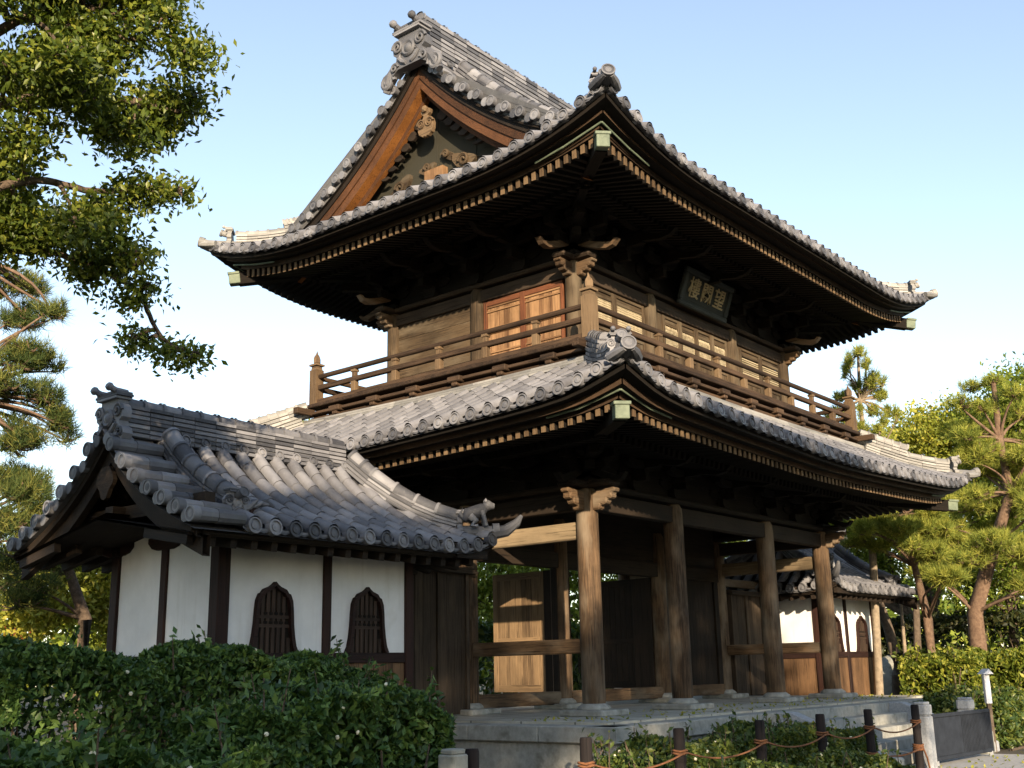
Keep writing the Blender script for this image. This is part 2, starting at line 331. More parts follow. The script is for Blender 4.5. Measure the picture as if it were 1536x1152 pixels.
def tiles(mb, sd, tmax, u0=None, u1=None, tstart=lambda u: 0., r=.122, row=ROW, eave=True, seg=.40, course=.27):
    """round-tile rows with stepped joints, stepped troughs between, discs and drip tiles along the eave"""
    u0 = 0 if u0 is None else u0; u1 = sd.L if u1 is None else u1
    n = max(1, round((u1-u0)/row)); du = (u1-u0)/n
    us = u0+du*(np.arange(n)+.5)
    for u in us:
        ta, tb = tstart(u), tmax(u)
        if tb-ta < .15: continue
        k = max(1, round((tb-ta)/seg)); T = np.linspace(ta, tb, k+1)
        jx = random.uniform(-.012, .012)
        for i in range(k):
            p = sd.P([u+jx, u+jx], [T[i], T[i+1]+.02], .03+random.uniform(-.006, .006))
            nr = unit(np.cross(sd.e, p[1]-p[0])); nr = nr if nr[2] > 0 else -nr
            mb.tube(p, [r, r*.87], 8, False, arc=(-1.95, 1.95), up=nr, rnd=random.uniform(.5, 1))
            d = unit(p[1]-p[0])                 # butt end of the tile
            if i: mb.lathe(p[0]+d*.012, -d, [(r*.8, 0), (r*.985, 0.008)], 10)
        if eave and ta == 0:
            p = sd.P([u+jx, u+jx], [0, .3], .0); disc(mb, p[0]-sd.n*.045-A3(0, 0, .015), -sd.n+A3(0, 0, .12), r*1.09)
    for i in range(-1, n):                      # troughs, toned darker for dirt and for the shadow between rows
        ul, ur = u0+du*(i+.5), u0+du*(i+1.5)
        ul, ur = max(ul, u0), min(ur, u1); um = (ul+ur)/2
        ta, tb = max(tstart(ul), tstart(ur)) if tstart(um) else 0., tmax(um)
        if tb-ta < .1: continue
        k = max(1, round((tb-ta)/course)); T = np.linspace(ta, tb, k+1)
        for j in range(k):
            G = [sd.P([ul, um, ur], [T[j]]*3)-A3(0, 0, .065)+np.array([[0, 0, .03], [0, 0, -.035], [0, 0, .03]]),
                 sd.P([ul, um, ur], [T[j+1]+.05]*3)-A3(0, 0, .12)+np.array([[0, 0, .03], [0, 0, -.035], [0, 0, .03]]),
                 ]
            front = G[0]-A3(0, 0, .035)
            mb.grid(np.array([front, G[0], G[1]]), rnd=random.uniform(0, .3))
        if eave and ta == 0 and i < n-1 and i >= 0:   # drip tile
            c = sd.P(np.array([um]), np.array([0.]))[0]; hw = (ur-ul)/2-.02
            hw *= .78; pts = [(-hw, -.02), (-hw*.6, -.05), (0, -.06), (hw*.6, -.05), (hw, -.02), (hw*.92, -.055), (hw*.6, -.085), (0, -.10), (-hw*.6, -.085), (-hw*.92, -.055)]
            mb.prism(pts, c-sd.n*.005, sd.e, A3(0, 0, 1), sd.n*.05, rnd=random.uniform(.35, .8))
def bed(mb, sd, tmax, n=60, u0=None, u1=None, t0=0., dz=-.16):
    u0 = 0 if u0 is None else u0; u1 = sd.L if u1 is None else u1
    us = np.linspace(u0, u1, n); k = 9
    G = np.array([[sd.P(np.array([u]), np.array([t0+(max(tmax(u), t0)-t0)*j/(k-1)]), dz)[0] for j in range(k)] for u in us])
    mb.grid(G)
def under(mb, sd, T, mi=(0, 1), row=ROW/2, ub=-.34, rh=.22):
    """eave boards (tan fronts), two layers of rafters and the boarding over them; material 0 dark, 1 tan"""
    dk, tn = mi
    us = np.linspace(.05, sd.L-.05, 64)
    def strip(t0, t1, d0, d1, inset, m):
        a = us.copy(); a = inset*1.0+(sd.L-2*inset)*np.linspace(0, 1, 64)
        a = np.where(True, a, a)
        G = np.array([sd.Q(a, np.full(64, t1), d1), sd.Q(a, np.full(64, t0), d1), sd.Q(a, np.full(64, t0), d0), sd.Q(a, np.full(64, t1), d0)]).transpose(1, 0, 2)
        mb.grid(G[:, :2], m=dk, rnd=.5); mb.grid(G[:, 1:3], m=m, rnd=random.random()); mb.grid(G[:, 2:], m=dk, rnd=.5)  # only fronts keep board colour; undersides are painted with eave shade
    strip(.10, .75, -.25, -.12, .12, dk)
    strip(.36, .75, ub, -.235, .38, 2)      # eave board
    strip(.64, 1.0, -.49, -.34, .66, 2)        # board on the flying rafters
    strip(1.95, 2.3, -.62, -.44, 1.95, dk)
    strip(.95, T, -.40, -.31, .95, dk)          # boarding
    n = int(sd.L/row); off = (sd.L-n*row)/2
    for i in range(n+1):
        u = off+i*row; s_ = float(sd.sd(np.array([u]))[()] if False else sd.sd(u))
        for (t0, t1, d, h, wd) in ((.71, 2.3, -.49-rh/2, rh, .105), (1.98, T, -.72, .16, .11)):
            te = min(t1, s_)
            if te-t0 < .08 or s_ < t0: continue
            p = sd.Q(np.array([u, u]), np.array([t0, te]), d)
            rd = random.random()
            mb.beam(p[0], p[1], wd, h, rnd=rd, m=dk)
            if t0 < 1: mb.obox(p[0]+(p[1]-p[0])*1e-4-unit(p[1]-p[0])*.012, unit(p[1]-p[0])*.012, sd.e*wd*.5, A3(0, 0, h*.5), m=tn)
def ridge(mb, pts, wd, h, tiers=5, top=.13, rnd=None):
    """stacked ridge: thin courses with shadow gaps and a row of round tiles on top"""
    pts = [A3(*p) for p in pts]
    for a, b in zip(pts[:-1], pts[1:]):
        d = unit(b-a); hz = unit((d[0], d[1], 0)); side = A3(-hz[1], hz[0], 0); up = unit(np.cross(d, side)); up = up if up[2] > 0 else -up
        for k in range(tiers):
            z = h*(k+.5)/tiers; ww = wd*(1-.22*k/tiers)
            L = np.linalg.norm(b-a); m = max(1, round(L/.5))
            mb.obox((a+b)/2+up*z, d*L/2, side*(ww/2-.04), up*h/tiers/2, m=0)
            for j in range(m):
                c = a+(b-a)*(j+.5)/m+up*(z+random.uniform(-.006, .006))
                mb.obox(c, d*(L/m/2-.006), side*(ww/2+random.uniform(-.008, .008)), up*(h/tiers*.34), m=0)
        m = max(1, round(np.linalg.norm(b-a)/.42))
        for j in range(m):
            p = np.array([a+(b-a)*j/m, a+(b-a)*(j+1)/m+d*.02])+up*(h+top*.1)
            mb.tube(p, [top*1.08, top*.95], 9, True, arc=(-2.0, 2.0), up=up, m=0)
            mb.tube([p[0]-d*.03, p[0]+d*.035], top*1.22, 9, False, arc=(-1.9, 1.9), up=up, m=0)
def spiral(mb, c, ax, ay, dep, r, turns=1.6, th=.04, sg=1, m=0):
    t = np.linspace(0, turns*2*math.pi, 22); rr = r*(1-t/t[-1]*.8)
    pts = [A3(*c)+ax*sg*q*math.cos(a)+ay*q*math.sin(a)+dep*.25*a/t[-1] for q, a in zip(rr, t)]
    mb.tube(pts, np.linspace(th, th*.6, 22), 6, True, up=unit(dep), m=m)
def onigawara(mb, o, d, s, horns=True, boss=True):
    """ridge-end ornament tile: o = base centre, d = facing direction (horizontal), s = height"""
    o = A3(*o); d = unit((d[0], d[1], 0)); ax = A3(-d[1], d[0], 0); az = A3(0, 0, 1)
    sil = [(-.36, 0), (-.52, -.10), (-.60, .02), (-.55, .15), (-.42, .22), (-.40, .33), (-.50, .40), (-.52, .55), (-.44, .68), (-.34, .74), (-.34, .82), (.34, .82), (.34, .74), (.44, .68), (.52, .55), (.50, .40), (.40, .33), (.42, .22), (.55, .15), (.60, .02), (.52, -.10), (.36, 0)]
    mb.prism([(x*s, y*s) for x, y in sil], o-d*.12*s, ax, az, d*.24*s)
    for k, (w_, z) in enumerate(((.40, .82), (.45, .88), (.40, .94))): mb.obox(o+az*(z+.03)*s+d*.02*s, ax*w_*s, d*.20*s, az*.026*s)
    for sg in (-1, 1):
        spiral(mb, o+ax*sg*.36*s+az*.55*s+d*.13*s, ax, az, d*.12*s, .17*s, 1.7, .04*s, sg)
        spiral(mb, o+ax*sg*.46*s+az*.06*s+d*.13*s, ax, az, d*.10*s, .12*s, 1.4, .035*s, -sg)
        mb.tube([o+ax*sg*q*s+az*z*s+d*.14*s for q, z in ((.08, .08), (.2, .14), (.3, .26), (.22, .36))], [.05*s, .055*s, .05*s, .03*s], 6)
    mb.lathe(o+az*.42*s+d*.1*s, d, [(.21*s, 0), (.21*s, .05*s), (.17*s, .09*s), (.12*s, .06*s), (.08*s, .10*s), (0, .12*s)], 12)
    if horns:
        for sg in (-1, 1):
            p = [o+ax*sg*.28*s+az*.98*s-d*.1*s, o+ax*sg*.29*s+az*1.0*s+d*.18*s, o+ax*sg*.30*s+az*1.06*s+d*.34*s]
            mb.tube(p, [.09*s, .08*s, .07*s], 8); mb.lathe(p[-1], d+az*.5, [(.02*s, -.09*s), (.085*s, -.05*s), (.1*s, 0), (.075*s, .06*s), (0, .09*s)], 10)
        mb.tube([o+ax*-.26*s+az*1.0*s, o+az*1.07*s, o+ax*.26*s+az*1.0*s], [.06*s, .07*s, .06*s], 8)
    if boss:
        p = [o+az*.70*s-d*.1*s, o+az*.74*s+d*.30*s, o+az*.82*s+d*.52*s]
        mb.tube(p, [.17*s, .165*s, .17*s], 12); disc(mb, p[-1]+d*.01, p[-1]-p[-2], .21*s, .1*s, 16)

# ================================================================== the gate
gate = thing('temple_gate', 'two storey dark timber temple gate with grey tiled roofs and railed balcony', 'temple gate', (W/2, D/2, 0))

# ---- upper roof
EU, Z0U = 3.14, 11.60
liftU = lambda s: .78*np.clip(1-np.asarray(s, float)/4.4, 0, 1)**2.3
profU = lambda t: .4586*np.asarray(t, float)+.00515*np.asarray(t, float)**3
def sides(E, z0, prof, lift, Tl, soff):
    return [Side((-E, -E), (1, 0), (0, 1), W+2*E, z0, prof, lift, Tl, soff), Side((W+E, -E), (0, 1), (-1, 0), D+2*E, z0, prof, lift, Tl, soff),
            Side((W+E, D+E), (-1, 0), (0, -1), W+2*E, z0, prof, lift, Tl, soff), Side((-E, D+E), (0, -1), (1, 0), D+2*E, z0, prof, lift, Tl, soff)]
SU = sides(EU, Z0U, profU, liftU, 3.4, .26)
TU = D/2+EU; XG = 1.8; HG = EU-XG           # verge stands 1.8 outside the corner columns
mb = MB(); mb2 = MB(); mb3 = MB()
for i in (0, 2):
    sd = SU[i]
    def tm(u, L=sd.L):
        s_ = min(u, L-u); return s_ if s_ < HG-.02 else TU
    def tm_row(u, L=sd.L):                   # the outermost rows stop below the verge tiles
        s_ = min(u, L-u); return s_ if s_ < HG+.85 else TU
    tiles(mb, sd, lambda u: tm_row(u) if tm_row(u) > TU-1 else min(tm_row(u), 2.0))
    bed(mb2, sd, tm, 90)
    us = np.linspace(HG, sd.L-HG, 40)        # boarding seen under the verge overhang
    mb3.grid(np.array([[sd.P(np.array([u]), np.array([t]), -.24)[0] for t in np.linspace(1.5, TU, 14)] for u in us]), flip=True)
    for end in (0, 1):                       # verge tiles, axis across the slope
        t = 2.0 if i == 0 else 2.0
        sg = 1 if end == 0 else -1
        while t < TU-.25:
            ua = HG if end == 0 else sd.L-HG
            p = sd.P(np.array([ua-sg*.06, ua+sg*.45, ua+sg*.95]), np.array([t]*3), .07)
            mb.tube([p[0], p[1]], [.125, .112], 10); mb.tube([p[1]-sd.e*sg*.02, p[2]], [.125, .112], 10)
            disc(mb, p[0]-sd.e*sg*.01, -sd.e*sg, .132)
            q = sd.P(np.array([ua-sg*.02]), np.array([t+.215]), -.03)[0]
            mb.lathe(q, -sd.e*sg, [(.10, -.5), (.115, 0), (.09, .005), (0, .0)], 10)
            G = np.array([[sd.P(np.array([ua+sg*a]), np.array([t+b]), -.01-.03*(b < .1))[0] for b in (0., .22, .44)] for a in (0, .95)]); mb.grid(G, flip=(sg < 0))
            t += .44
for i in (1, 3):
    sd = SU[i]; tm = lambda u, L=sd.L: min(u, L-u, 2.6)
    tiles(mb, sd, tm); bed(mb2, sd, tm, 60)
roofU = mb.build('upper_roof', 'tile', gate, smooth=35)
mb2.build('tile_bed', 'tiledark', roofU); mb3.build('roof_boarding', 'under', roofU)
# hip ridges, descending ridges, main ridge
mb = MB()
def hip(sd, flip, t0, t1, dz, n=7):
    T = np.linspace(t0, t1, n); u = T if not flip else sd.L-T
    return sd.P(u, T, dz)
def hip_ridge(sds, E, tend, two, w_=.42):
    mbh = MB()
    p = hip(sds, False, .55, tend, .02); ridge(mbh, p, w_, .34, 4, .12)
    if two: p = hip(sds, False, 1.5, tend+.1, .30); ridge(mbh, p, w_*.9, .30, 3, .12)
    d = sds.A-A3(W/2, D/2, 0); d = unit((math.copysign(1, d[0]), math.copysign(1, d[1]), 0))
    a = sds.P(np.array([.0]), np.array([.0]))[0]; b = sds.P(np.array([.9]), np.array([.9]))[0]
    mbh.tube([b+A3(0, 0, .03), a+A3(0, 0, .02), a+d*.24+A3(0, 0, .10)], [.135, .135, .14], 10); disc(mbh, a+d*.25+A3(0, 0, .105), d+A3(0, 0, .25), .15)
    for q in (-1, 1):                         # upswept wing tiles either side of the corner
        e_ = A3(-d[1], d[0], 0)*q
        mbh.tube([a-d*.25+e_*.26-A3(0, 0, .05), a+e_*.17-A3(0, 0, .03), a+d*.22+e_*.06+A3(0, 0, .0)], [.10, .10, .06], 8)
    o = sds.P(np.array([.42]), np.array([.42]))[0]; onigawara(mbh, o+A3(0, 0, .03), d, .50)
    return mbh
for sd in SU: hip_ridge(sd, EU, 1.85, True).build('hip_ridge', 'tilepale' if sd is SU[3] or sd is SU[1] else 'tile', roofU, smooth=35)
for sd in (SU[0], SU[2]):
    for fl in (0, 1):
        mbr = MB(); uu = HG+1.15 if not fl else sd.L-HG-1.15
        T = np.linspace(1.9, TU-.35, 8); ridge(mbr, sd.P(np.full(8, uu), T, .04)[::-1], .40, .36, 4, .13)
        p = sd.P(np.array([uu]), np.array([1.85]))[0]; onigawara(mbr, p, -sd.n, .6, True, True)
        mbr.build('descending_ridge', 'tile', roofU, smooth=35)
mbr = MB(); zr = Z0U+float(profU(TU))
ridge(mbr, [(-XG+.15, D/2, zr-.12), (W/2, D/2, zr-.16), (W+XG-.15, D/2, zr-.12)], .62, 1.20, 9, .16)
for sg in (-1, 1):                            # row of discs under the ridge courses
    for k in range(34): disc(mbr, (-XG+.5+k*.445, D/2+sg*.36, zr-.02), (0, sg, .15), .10, .2, 10)
mbr.build('main_ridge', 'tile', roofU, smooth=35)
for sg, xo in ((-1, -XG-.12), (1, W+XG+.12)):
    mbo = MB(); onigawara(mbo, (xo, D/2, zr-.42), (sg, 0, 0), 1.12, True, False)
    for q in (-1, 1):
        spiral(mbo, A3(xo+sg*.05, D/2+q*.84, zr-.62), A3(0, 1, 0), A3(0, 0, 1), A3(sg*.15, 0, 0), .24, 1.8, .07, -q)
        mbo.tube([(xo, D/2+q*.55, zr-.22), (xo, D/2+q*.75, zr-.45), (xo, D/2+q*.95, zr-.85)], [.13, .16, .10], 8)
    mbo.build('ridge_end_ornament', 'tile', roofU, smooth=40)

def eave_timber(SD, T, roof, ub):
    for sd in SD:
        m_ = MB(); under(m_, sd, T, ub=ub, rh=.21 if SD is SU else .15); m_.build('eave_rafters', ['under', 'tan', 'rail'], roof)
    for sd in SD:                             # hip rafter with green copper cap
        d = unit(sd.e+sd.n); m_ = MB()
        a = sd.Q(np.array([.62]), np.array([.62]), -.80)[0]; b = sd.Q(np.array([T]), np.array([T]), -.66)[0]
        m_.beam(a, b, .26, .34); m_.build('hip_rafter', 'under', roof)
        m_ = MB(); dd = unit(a-b)
        m_.beam(a-dd*.05, a+dd*.26, .28, .28); m_.beam(a-dd*.02+A3(0, 0, .16), a+dd*.30+A3(0, 0, .16), .34, .07)
        p = sd.Q(np.array([.50, 1.5, 2.3]), np.array([.50]*3), -.40); q = sd.Q(np.array([.50]*3), np.array([.50, 1.5, 2.3]), -.40)
        for z in (p,): pass
        for pts in (p, np.array([SD[(SD.index(sd)-1) % 4].Q(SD[(SD.index(sd)-1) % 4].L-np.array([.50, 1.5, 2.3]), np.array([.50]*3), -.40)]).reshape(3, 3)):
            for u_, v_ in zip(pts[:-1], pts[1:]): m_.beam(u_, v_, .04, .045)
        m_.build('copper_cap', 'copper', roof, bevel=.012)
eave_timber(SU, 4.0, roofU, -.315)

# ---- gables of the upper roof
for sg, xg in ((1, -XG), (-1, W+XG)):
    X = lambda q: xg+sg*q
    gab = MB()
    hs = np.linspace(0, 5.0, 26)
    zt = lambda h: Z0U+profU(TU-np.abs(h))
    for side in (-1, 1):
        for (x0, x1, d0, d1, m_) in ((.08, .16, .14, .34, 1), (.12, .20, .33, .56, 2), (.16, .44, .55, .80, 2), (.42, .56, .79, .95, 2)):
            top = np.array([[0, D/2+side*h, zt(h)-d0*1.15] for h in hs]); bot = np.array([[0, D/2+side*h, zt(h)-d1*1.15] for h in hs])
            f_ = lambda q, xx: np.c_[np.full(26, X(xx)), q[:, 1], q[:, 2]]
            G = np.array([f_(bot, x1), f_(top, x1), f_(top, x0), f_(bot, x0)]).transpose(1, 0, 2)
            gab.grid(G, m=m_, rnd=random.random()); gab.grid(np.array([f_(bot, x0), f_(bot, x1)]).transpose(1, 0, 2), m=0 if m_ == 2 and x1-x0 > .1 else m_, rnd=random.random())  # undersides brighter than the fronts, sunlight put into the colour
    gb = gab.build('gable_bargeboard', ['orange', 'darkwood', 'hafu'], roofU)
    wl = MB(); zb = Z0U+.95
    pts = [(D/2-4.9, zb), (D/2+4.9, zb)]+[(D/2+h, float(zt(h))-.5) for h in np.linspace(4.7, 0, 12)]+[(D/2-h, float(zt(h))-.5) for h in np.linspace(0.4, 4.7, 12)]
    wl.prism(pts, (X(.82), 0, 0), A3(0, 1, 0), A3(0, 0, 1), A3(sg*.1, 0, 0))
    for y in (-2.6, -1.3, 0, 1.3, 2.6): wl.box(min(X(.80), X(.83)), max(X(.80), X(.83)), D/2+y-.03, D/2+y+.03, zb, float(zt(y))-.6)
    wl.build('gable_screen', 'net', roofU)
    cv = MB()                                 # carved timbers in the gable
    cv.box(min(X(.66), X(.82)), max(X(.66), X(.82)), D/2-3.4, D/2+3.4, 12.35, 12.68)
    cv.box(min(X(.62), X(.82)), max(X(.62), X(.82)), D/2-.34, D/2+.30, 12.6, 13.25, m=1)
    for yy, zz, s_, rot in ((-1.0, 13.2, .62, .5), (1.25, 13.1, .60, -.5), (.25, 13.35, .4, 0), (2.3, 12.75, .55, .2), (-2.2, 12.75, .5, -.2), (-.4, 13.55, .35, .8)):
        s_ *= .85; pp = [(s_*(1+.28*math.sin(3*a+yy*5))*math.cos(a)*.75, s_*(1+.3*math.cos(2*a+zz))*math.sin(a)*.45) for a in np.linspace(0, 6.283, 18, endpoint=False)]
        cr, sr = math.cos(rot), math.sin(rot); pp = [(cr*a-sr*b, sr*a+cr*b) for a, b in pp]
        cv.prism(pp, (X(.70), D/2+yy, zz), A3(0, 1, 0), A3(0, 0, 1), A3(sg*.13, 0, 0))
        spiral(cv, A3(X(.67), D/2+yy, zz), A3(0, 1, 0), A3(0, 0, 1), A3(-sg*.05, 0, 0), s_*.34, 1.5, .05)
    cv.build('gable_carving', ['panel', 'plank'], roofU)
    pe = MB(); zc = 14.36                     # pendant with two scrolls, and carved fins
    heart = [(a*.72, b*.72) for a, b in [(0, -.48), (-.09, -.43), (-.13, -.47), (-.24, -.38), (-.30, -.36), (-.36, -.22), (-.38, 0), (-.30, .2), (-.14, .24), (-.09, .34), (-.2, .42), (-.24, .56), (-.1, .62), (0, .74), (.1, .62), (.24, .56), (.2, .42), (.09, .34), (.14, .24), (.30, .2), (.38, 0), (.36, -.22), (.30, -.36), (.24, -.38), (.13, -.47), (.09, -.43)]]
    pe.prism(heart, (X(.30), D/2-.04, zc), A3(0, 1, 0), A3(0, 0, 1), A3(sg*.12, 0, 0))
    for q in (-1, 1): spiral(pe, A3(X(.29), D/2-.04+q*.14, zc+.02), A3(0, 1, 0), A3(0, 0, 1), A3(-sg*.04, 0, 0), .14, 1.7, .03, q)
    pe.lathe((X(.30), D/2-.04, zc+.42), (-sg, 0, 0), [(.10, 0), (.10, .05), (.04, .09), (0, .10)], 6)
    for q in (-1, 1):
        for k in range(6):
            h = .42+k*.24; zq = float(zt(h))-1.22
            pe.prism([(.15*math.cos(a)*(1.1+.25*math.sin(4*a)), (.15-.02*k)*math.sin(a)*(1+.2*math.cos(3*a))) for a in np.linspace(0, 6.283, 12, endpoint=False)], (X(.5), D/2+q*h, zq), A3(0, 1, 0), A3(0, 0, 1), A3(sg*.1, 0, 0), m=1)
    pe.build('gable_pendant', ['tan', 'darkwood'], roofU, bevel=.02)

# ---- lower roof
EL, Z0L = 3.62, 5.68
_ls, _lz = [0, .6, 1., 1.5, 2.2, 3.1, 4.5, 6., 8., 9.6, 50], [.74, .55, .43, .33, .26, .21, .15, .10, .03, 0, 0]
liftL = lambda s: np.interp(s, _ls, _lz)
profL = lambda t: .52*np.asarray(t, float)+.018*np.asarray(t, float)**2
SL = sides(EL, Z0L, profL, liftL, 4.2, .20)
TLW = 2.50
mb = MB(); mb2 = MB()
for sd in SL:
    tm = lambda u, L=sd.L: min(u, L-u, TLW)
    tiles(mb, sd, tm); bed(mb2, sd, tm, 70)
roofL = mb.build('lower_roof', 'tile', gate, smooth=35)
mb2.build('tile_bed', 'tiledark', roofL)
for sd in SL: hip_ridge(sd, EL, 2.45, True).build('hip_ridge', 'tilepale' if sd in (SL[1], SL[3]) else 'tile', roofL, smooth=35)
mbr = MB()
for sd in SL:                                 # flat course where the roof meets the balcony skirt
    u = np.linspace(TLW-.08, sd.L-TLW+.08, 12); p = sd.P(u, np.full(12, TLW+.02), .0)
    for a, b in zip(p[:-1], p[1:]):
        for k in range(3): mbr.beam(a+A3(0, 0, .03+.065*k)+sd.n*.03*k, b+A3(0, 0, .03+.065*k)+sd.n*.03*k, .34, .05)
mbr.build('top_course', 'tilepale', roofL)
eave_timber(SL, 4.1, roofL, -.37)

# ---- columns, base stones, tie beams
XS = [0, 3.652, 8.542, W]
def column(x, y, z0, z1, r, mat_, base=True, parent=gate):
    m_ = MB(); h = z1-z0
    m_.tube([(x, y, z0), (x, y, z0+.1), (x, y, z0+h*.35), (x, y, z1-.25), (x, y, z1-.10), (x, y, z1)], [r*.98, r, r, r*.98, r*.93, r*.72], 22)
    o = m_.build('column', mat_, parent, (x, y, z0), smooth=50)
    if base:
        b = MB(); b.lathe((x, y, -.10), (0, 0, 1), [(r*1.5, -.02), (r*1.45, .05), (r*1.2, .09), (r*1.1, .12)], 18)
        hw = .56; zb = -.24
        b.prism([(-hw, -hw+.06), (-hw+.05, -hw), (hw-.04, -hw+.02), (hw, -hw+.05), (hw-.02, hw), (-hw+.03, hw)], (x, y, zb), A3(1, 0, 0), A3(0, 1, 0), A3(0, 0, .135))
        b.build('base_stone', 'stone', o, (x, y, -.2), bevel=.025)
    return o
for j, y in enumerate((0, D/2, D)):
    for i, x in enumerate(XS): column(x, y, 0.02, 4.66, .253 if j != 1 else .24, 'wood')
def beampart(name, mat_, boxes, parent=gate, bevel=.015):
    for b in boxes: m_ = MB(); m_.box(*b); m_.build(name, mat_, parent, bevel=bevel)
for y in (0, D): beampart('head_tie_beam', 'darkwood', [(-.1, W+.1, y-.13, y+.13, 4.2, 4.6)])
for x in (0, W): beampart('head_tie_beam', 'darkwood', [(x-.13, x+.13, .1, D-.1, 4.203, 4.597)])
m_ = MB()
for y in (0, D): m_.box(-.78, W+.78, y-.26, y+.26, 4.66, 4.80)
for x in (0, W): m_.box(x-.26, x+.26, -.78, D+.78, 4.663, 4.803)
m_.build('wall_plate', 'darkwood', gate, bevel=.05)
nose = [(0, .0), (0, .46), (.62, .50), (.70, .46), (.66, .40), (.56, .36), (.60, .28), (.50, .22), (.44, .24), (.42, .14), (.30, .10), (.24, .12), (.20, .0)]
def nosings(zb, r, mat_, pts, sc=1., parent=gate):
    for (x, y, d) in pts:
        m_ = MB(); d = A3(*d, 0); sd_ = A3(-d[1], d[0], 0); o = A3(x, y, zb)+d*(r-.03)-sd_*.11
        m_.prism([(a*sc, b*sc) for a, b in nose], o, d, A3(0, 0, 1), sd_*.22); m_.build('beam_nosing', mat_, parent, bevel=.03)
corners = [(0, 0), (W, 0), (0, D), (W, D)]
nosings(4.16, .25, 'wood', [(x, y, dd) for x, y in corners for dd in (((-1 if x == 0 else 1), 0), (0, (-1 if y == 0 else 1)))], .92)
for x in (0, W):
    for ya, yb in ((.22, D/2-.22), (D/2+.22, D-.22)):
        beampart('side_rail', 'wood', [(x-.12, x+.12, ya, yb, 1.07, 1.385)], bevel=.03)
        beampart('side_lintel', 'lintel', [(x-.10, x+.10, ya, yb, 3.55, 3.94)], bevel=.03)
beampart('threshold', 'wood', [(.2, 3.44, D/2-.13, D/2+.13, -.12, .2), (8.76, W-.2, D/2-.13, D/2+.13, -.12, .2), (3.87, 8.33, D/2-.15, D/2+.15, -.12, .2)], bevel=.02)
beampart('door_lintel', 'darkwood', [(.2, W-.2, D/2-.14, D/2+.14, 3.35, 3.75)])
beampart('partition_boards', 'darkwood', [(.2, W-.2, D/2-.04, D/2+.04, 3.75, 5.4)])
m_ = MB()
for k in range(16): m_.box(8.8+k*.2, 8.995+k*.2, D/2-.03, D/2+.03+random.uniform(0, .012), .2, 3.35)
m_.box(8.78, 8.98, D/2-.1, D/2+.1, .2, 3.35); m_.box(11.72, 11.96, D/2-.1, D/2+.1, .2, 3.35)
m_.build('bay_boarding', 'darkwood', gate)
beampart('door_jamb', 'darkwood', [(3.0+.38, 3.45, D/2-.09, D/2+.09, .2, 3.35)])
for x, sg in ((3.83, 1), (8.36, -1)):         # two door leaves folded back inside the middle bay
    m_ = MB(); x0, x1 = x-.05, x+.05
    for k in range(9): m_.box(x0+.012, x1-.012, 4.28+k*.19, 4.28+(k+1)*.19-.004, .2, 3.3)
    for a, b, c, d_ in ((4.24, 4.40, .17, 3.34), (5.88, 6.04, .17, 3.34)): m_.box(x0-.004, x1+.004, a, b, c, d_)
    for c, d_ in ((.17, .36), (1.45, 1.6), (3.16, 3.34)): m_.box(x0, x1, 4.40, 5.88, c, d_)
    m_.build('door_leaf', 'leaf' if sg > 0 else 'darkwood', gate, bevel=.008)  # same door twice: sunlit leaf coloured pale, unlit leaf coloured dark
    m_ = MB(); m_.box(x-.07, x+.07, 3.72, 4.235, .18, 3.35); m_.build('door_jamb', 'darkwood', gate, bevel=.01)  # added dark boards; the left one stands in for the column's cast shadow
beampart('ceiling', 'under', [(-.1, W+.1, -.1, D+.1, 5.25, 5.33)], bevel=0)

# ---- brackets
def bracket(m_, c, out, h, reach, corner=False):
    c = A3(*c); out = unit((*out, 0)); al = A3(-out[1], out[0], 0); up = A3(0, 0, 1); t = h/4
    def blk(o, w_, hh):
        m_.obox(o+up*hh*.7, out*w_/2, al*w_/2, up*hh*.3); m_.prism([(-w_*.34, 0), (w_*.34, 0), (w_*.5, hh*.4), (-w_*.5, hh*.4)], o-out*w_/2, al, up, out*w_)
    blk(c, .46, t*.8)
    arm = lambda L, hh: [(-L, hh), (-L, hh*.55), (-L*.82, hh*.2), (-L*.6, 0), (L*.6, 0), (L*.82, hh*.2), (L, hh*.55), (L, hh)]
    for k in range(3):
        z = t*.75+t*k; ro = reach*k/3
        m_.prism(arm(.62+.1*k, t*.6), c+out*ro-out*.09+up*z, al, up, out*.18)
        for q in (-1, 0, 1): blk(c+out*ro+al*q*(.5+.1*k)+up*(z+t*.6), .25, t*.4)
        m_.beam(c-out*.3+up*(z+t*.3), c+out*(reach*(k+1)/3+.12)+up*(z+t*.3), .17, t*.58)
        blk(c+out*reach*(k+1)/3+up*(z+t*.6), .25, t*.4)
def horn(m_, c, out, L, z):
    c = A3(*c); out = unit((*out, 0)); al = A3(-out[1], out[0], 0)
    pts = [(0, .38), (L*.55, .10), (L*.8, .02), (L*.95, .06), (L*1.06, .2), (L*1.0, .21), (L*.93, .15), (L*.8, .17), (L*.55, .27), (0, .58)]
    m_.prism([(a, b-.2) for a, b in pts], c-al*.08+A3(0, 0, z), out, A3(0, 0, 1), al*.16)
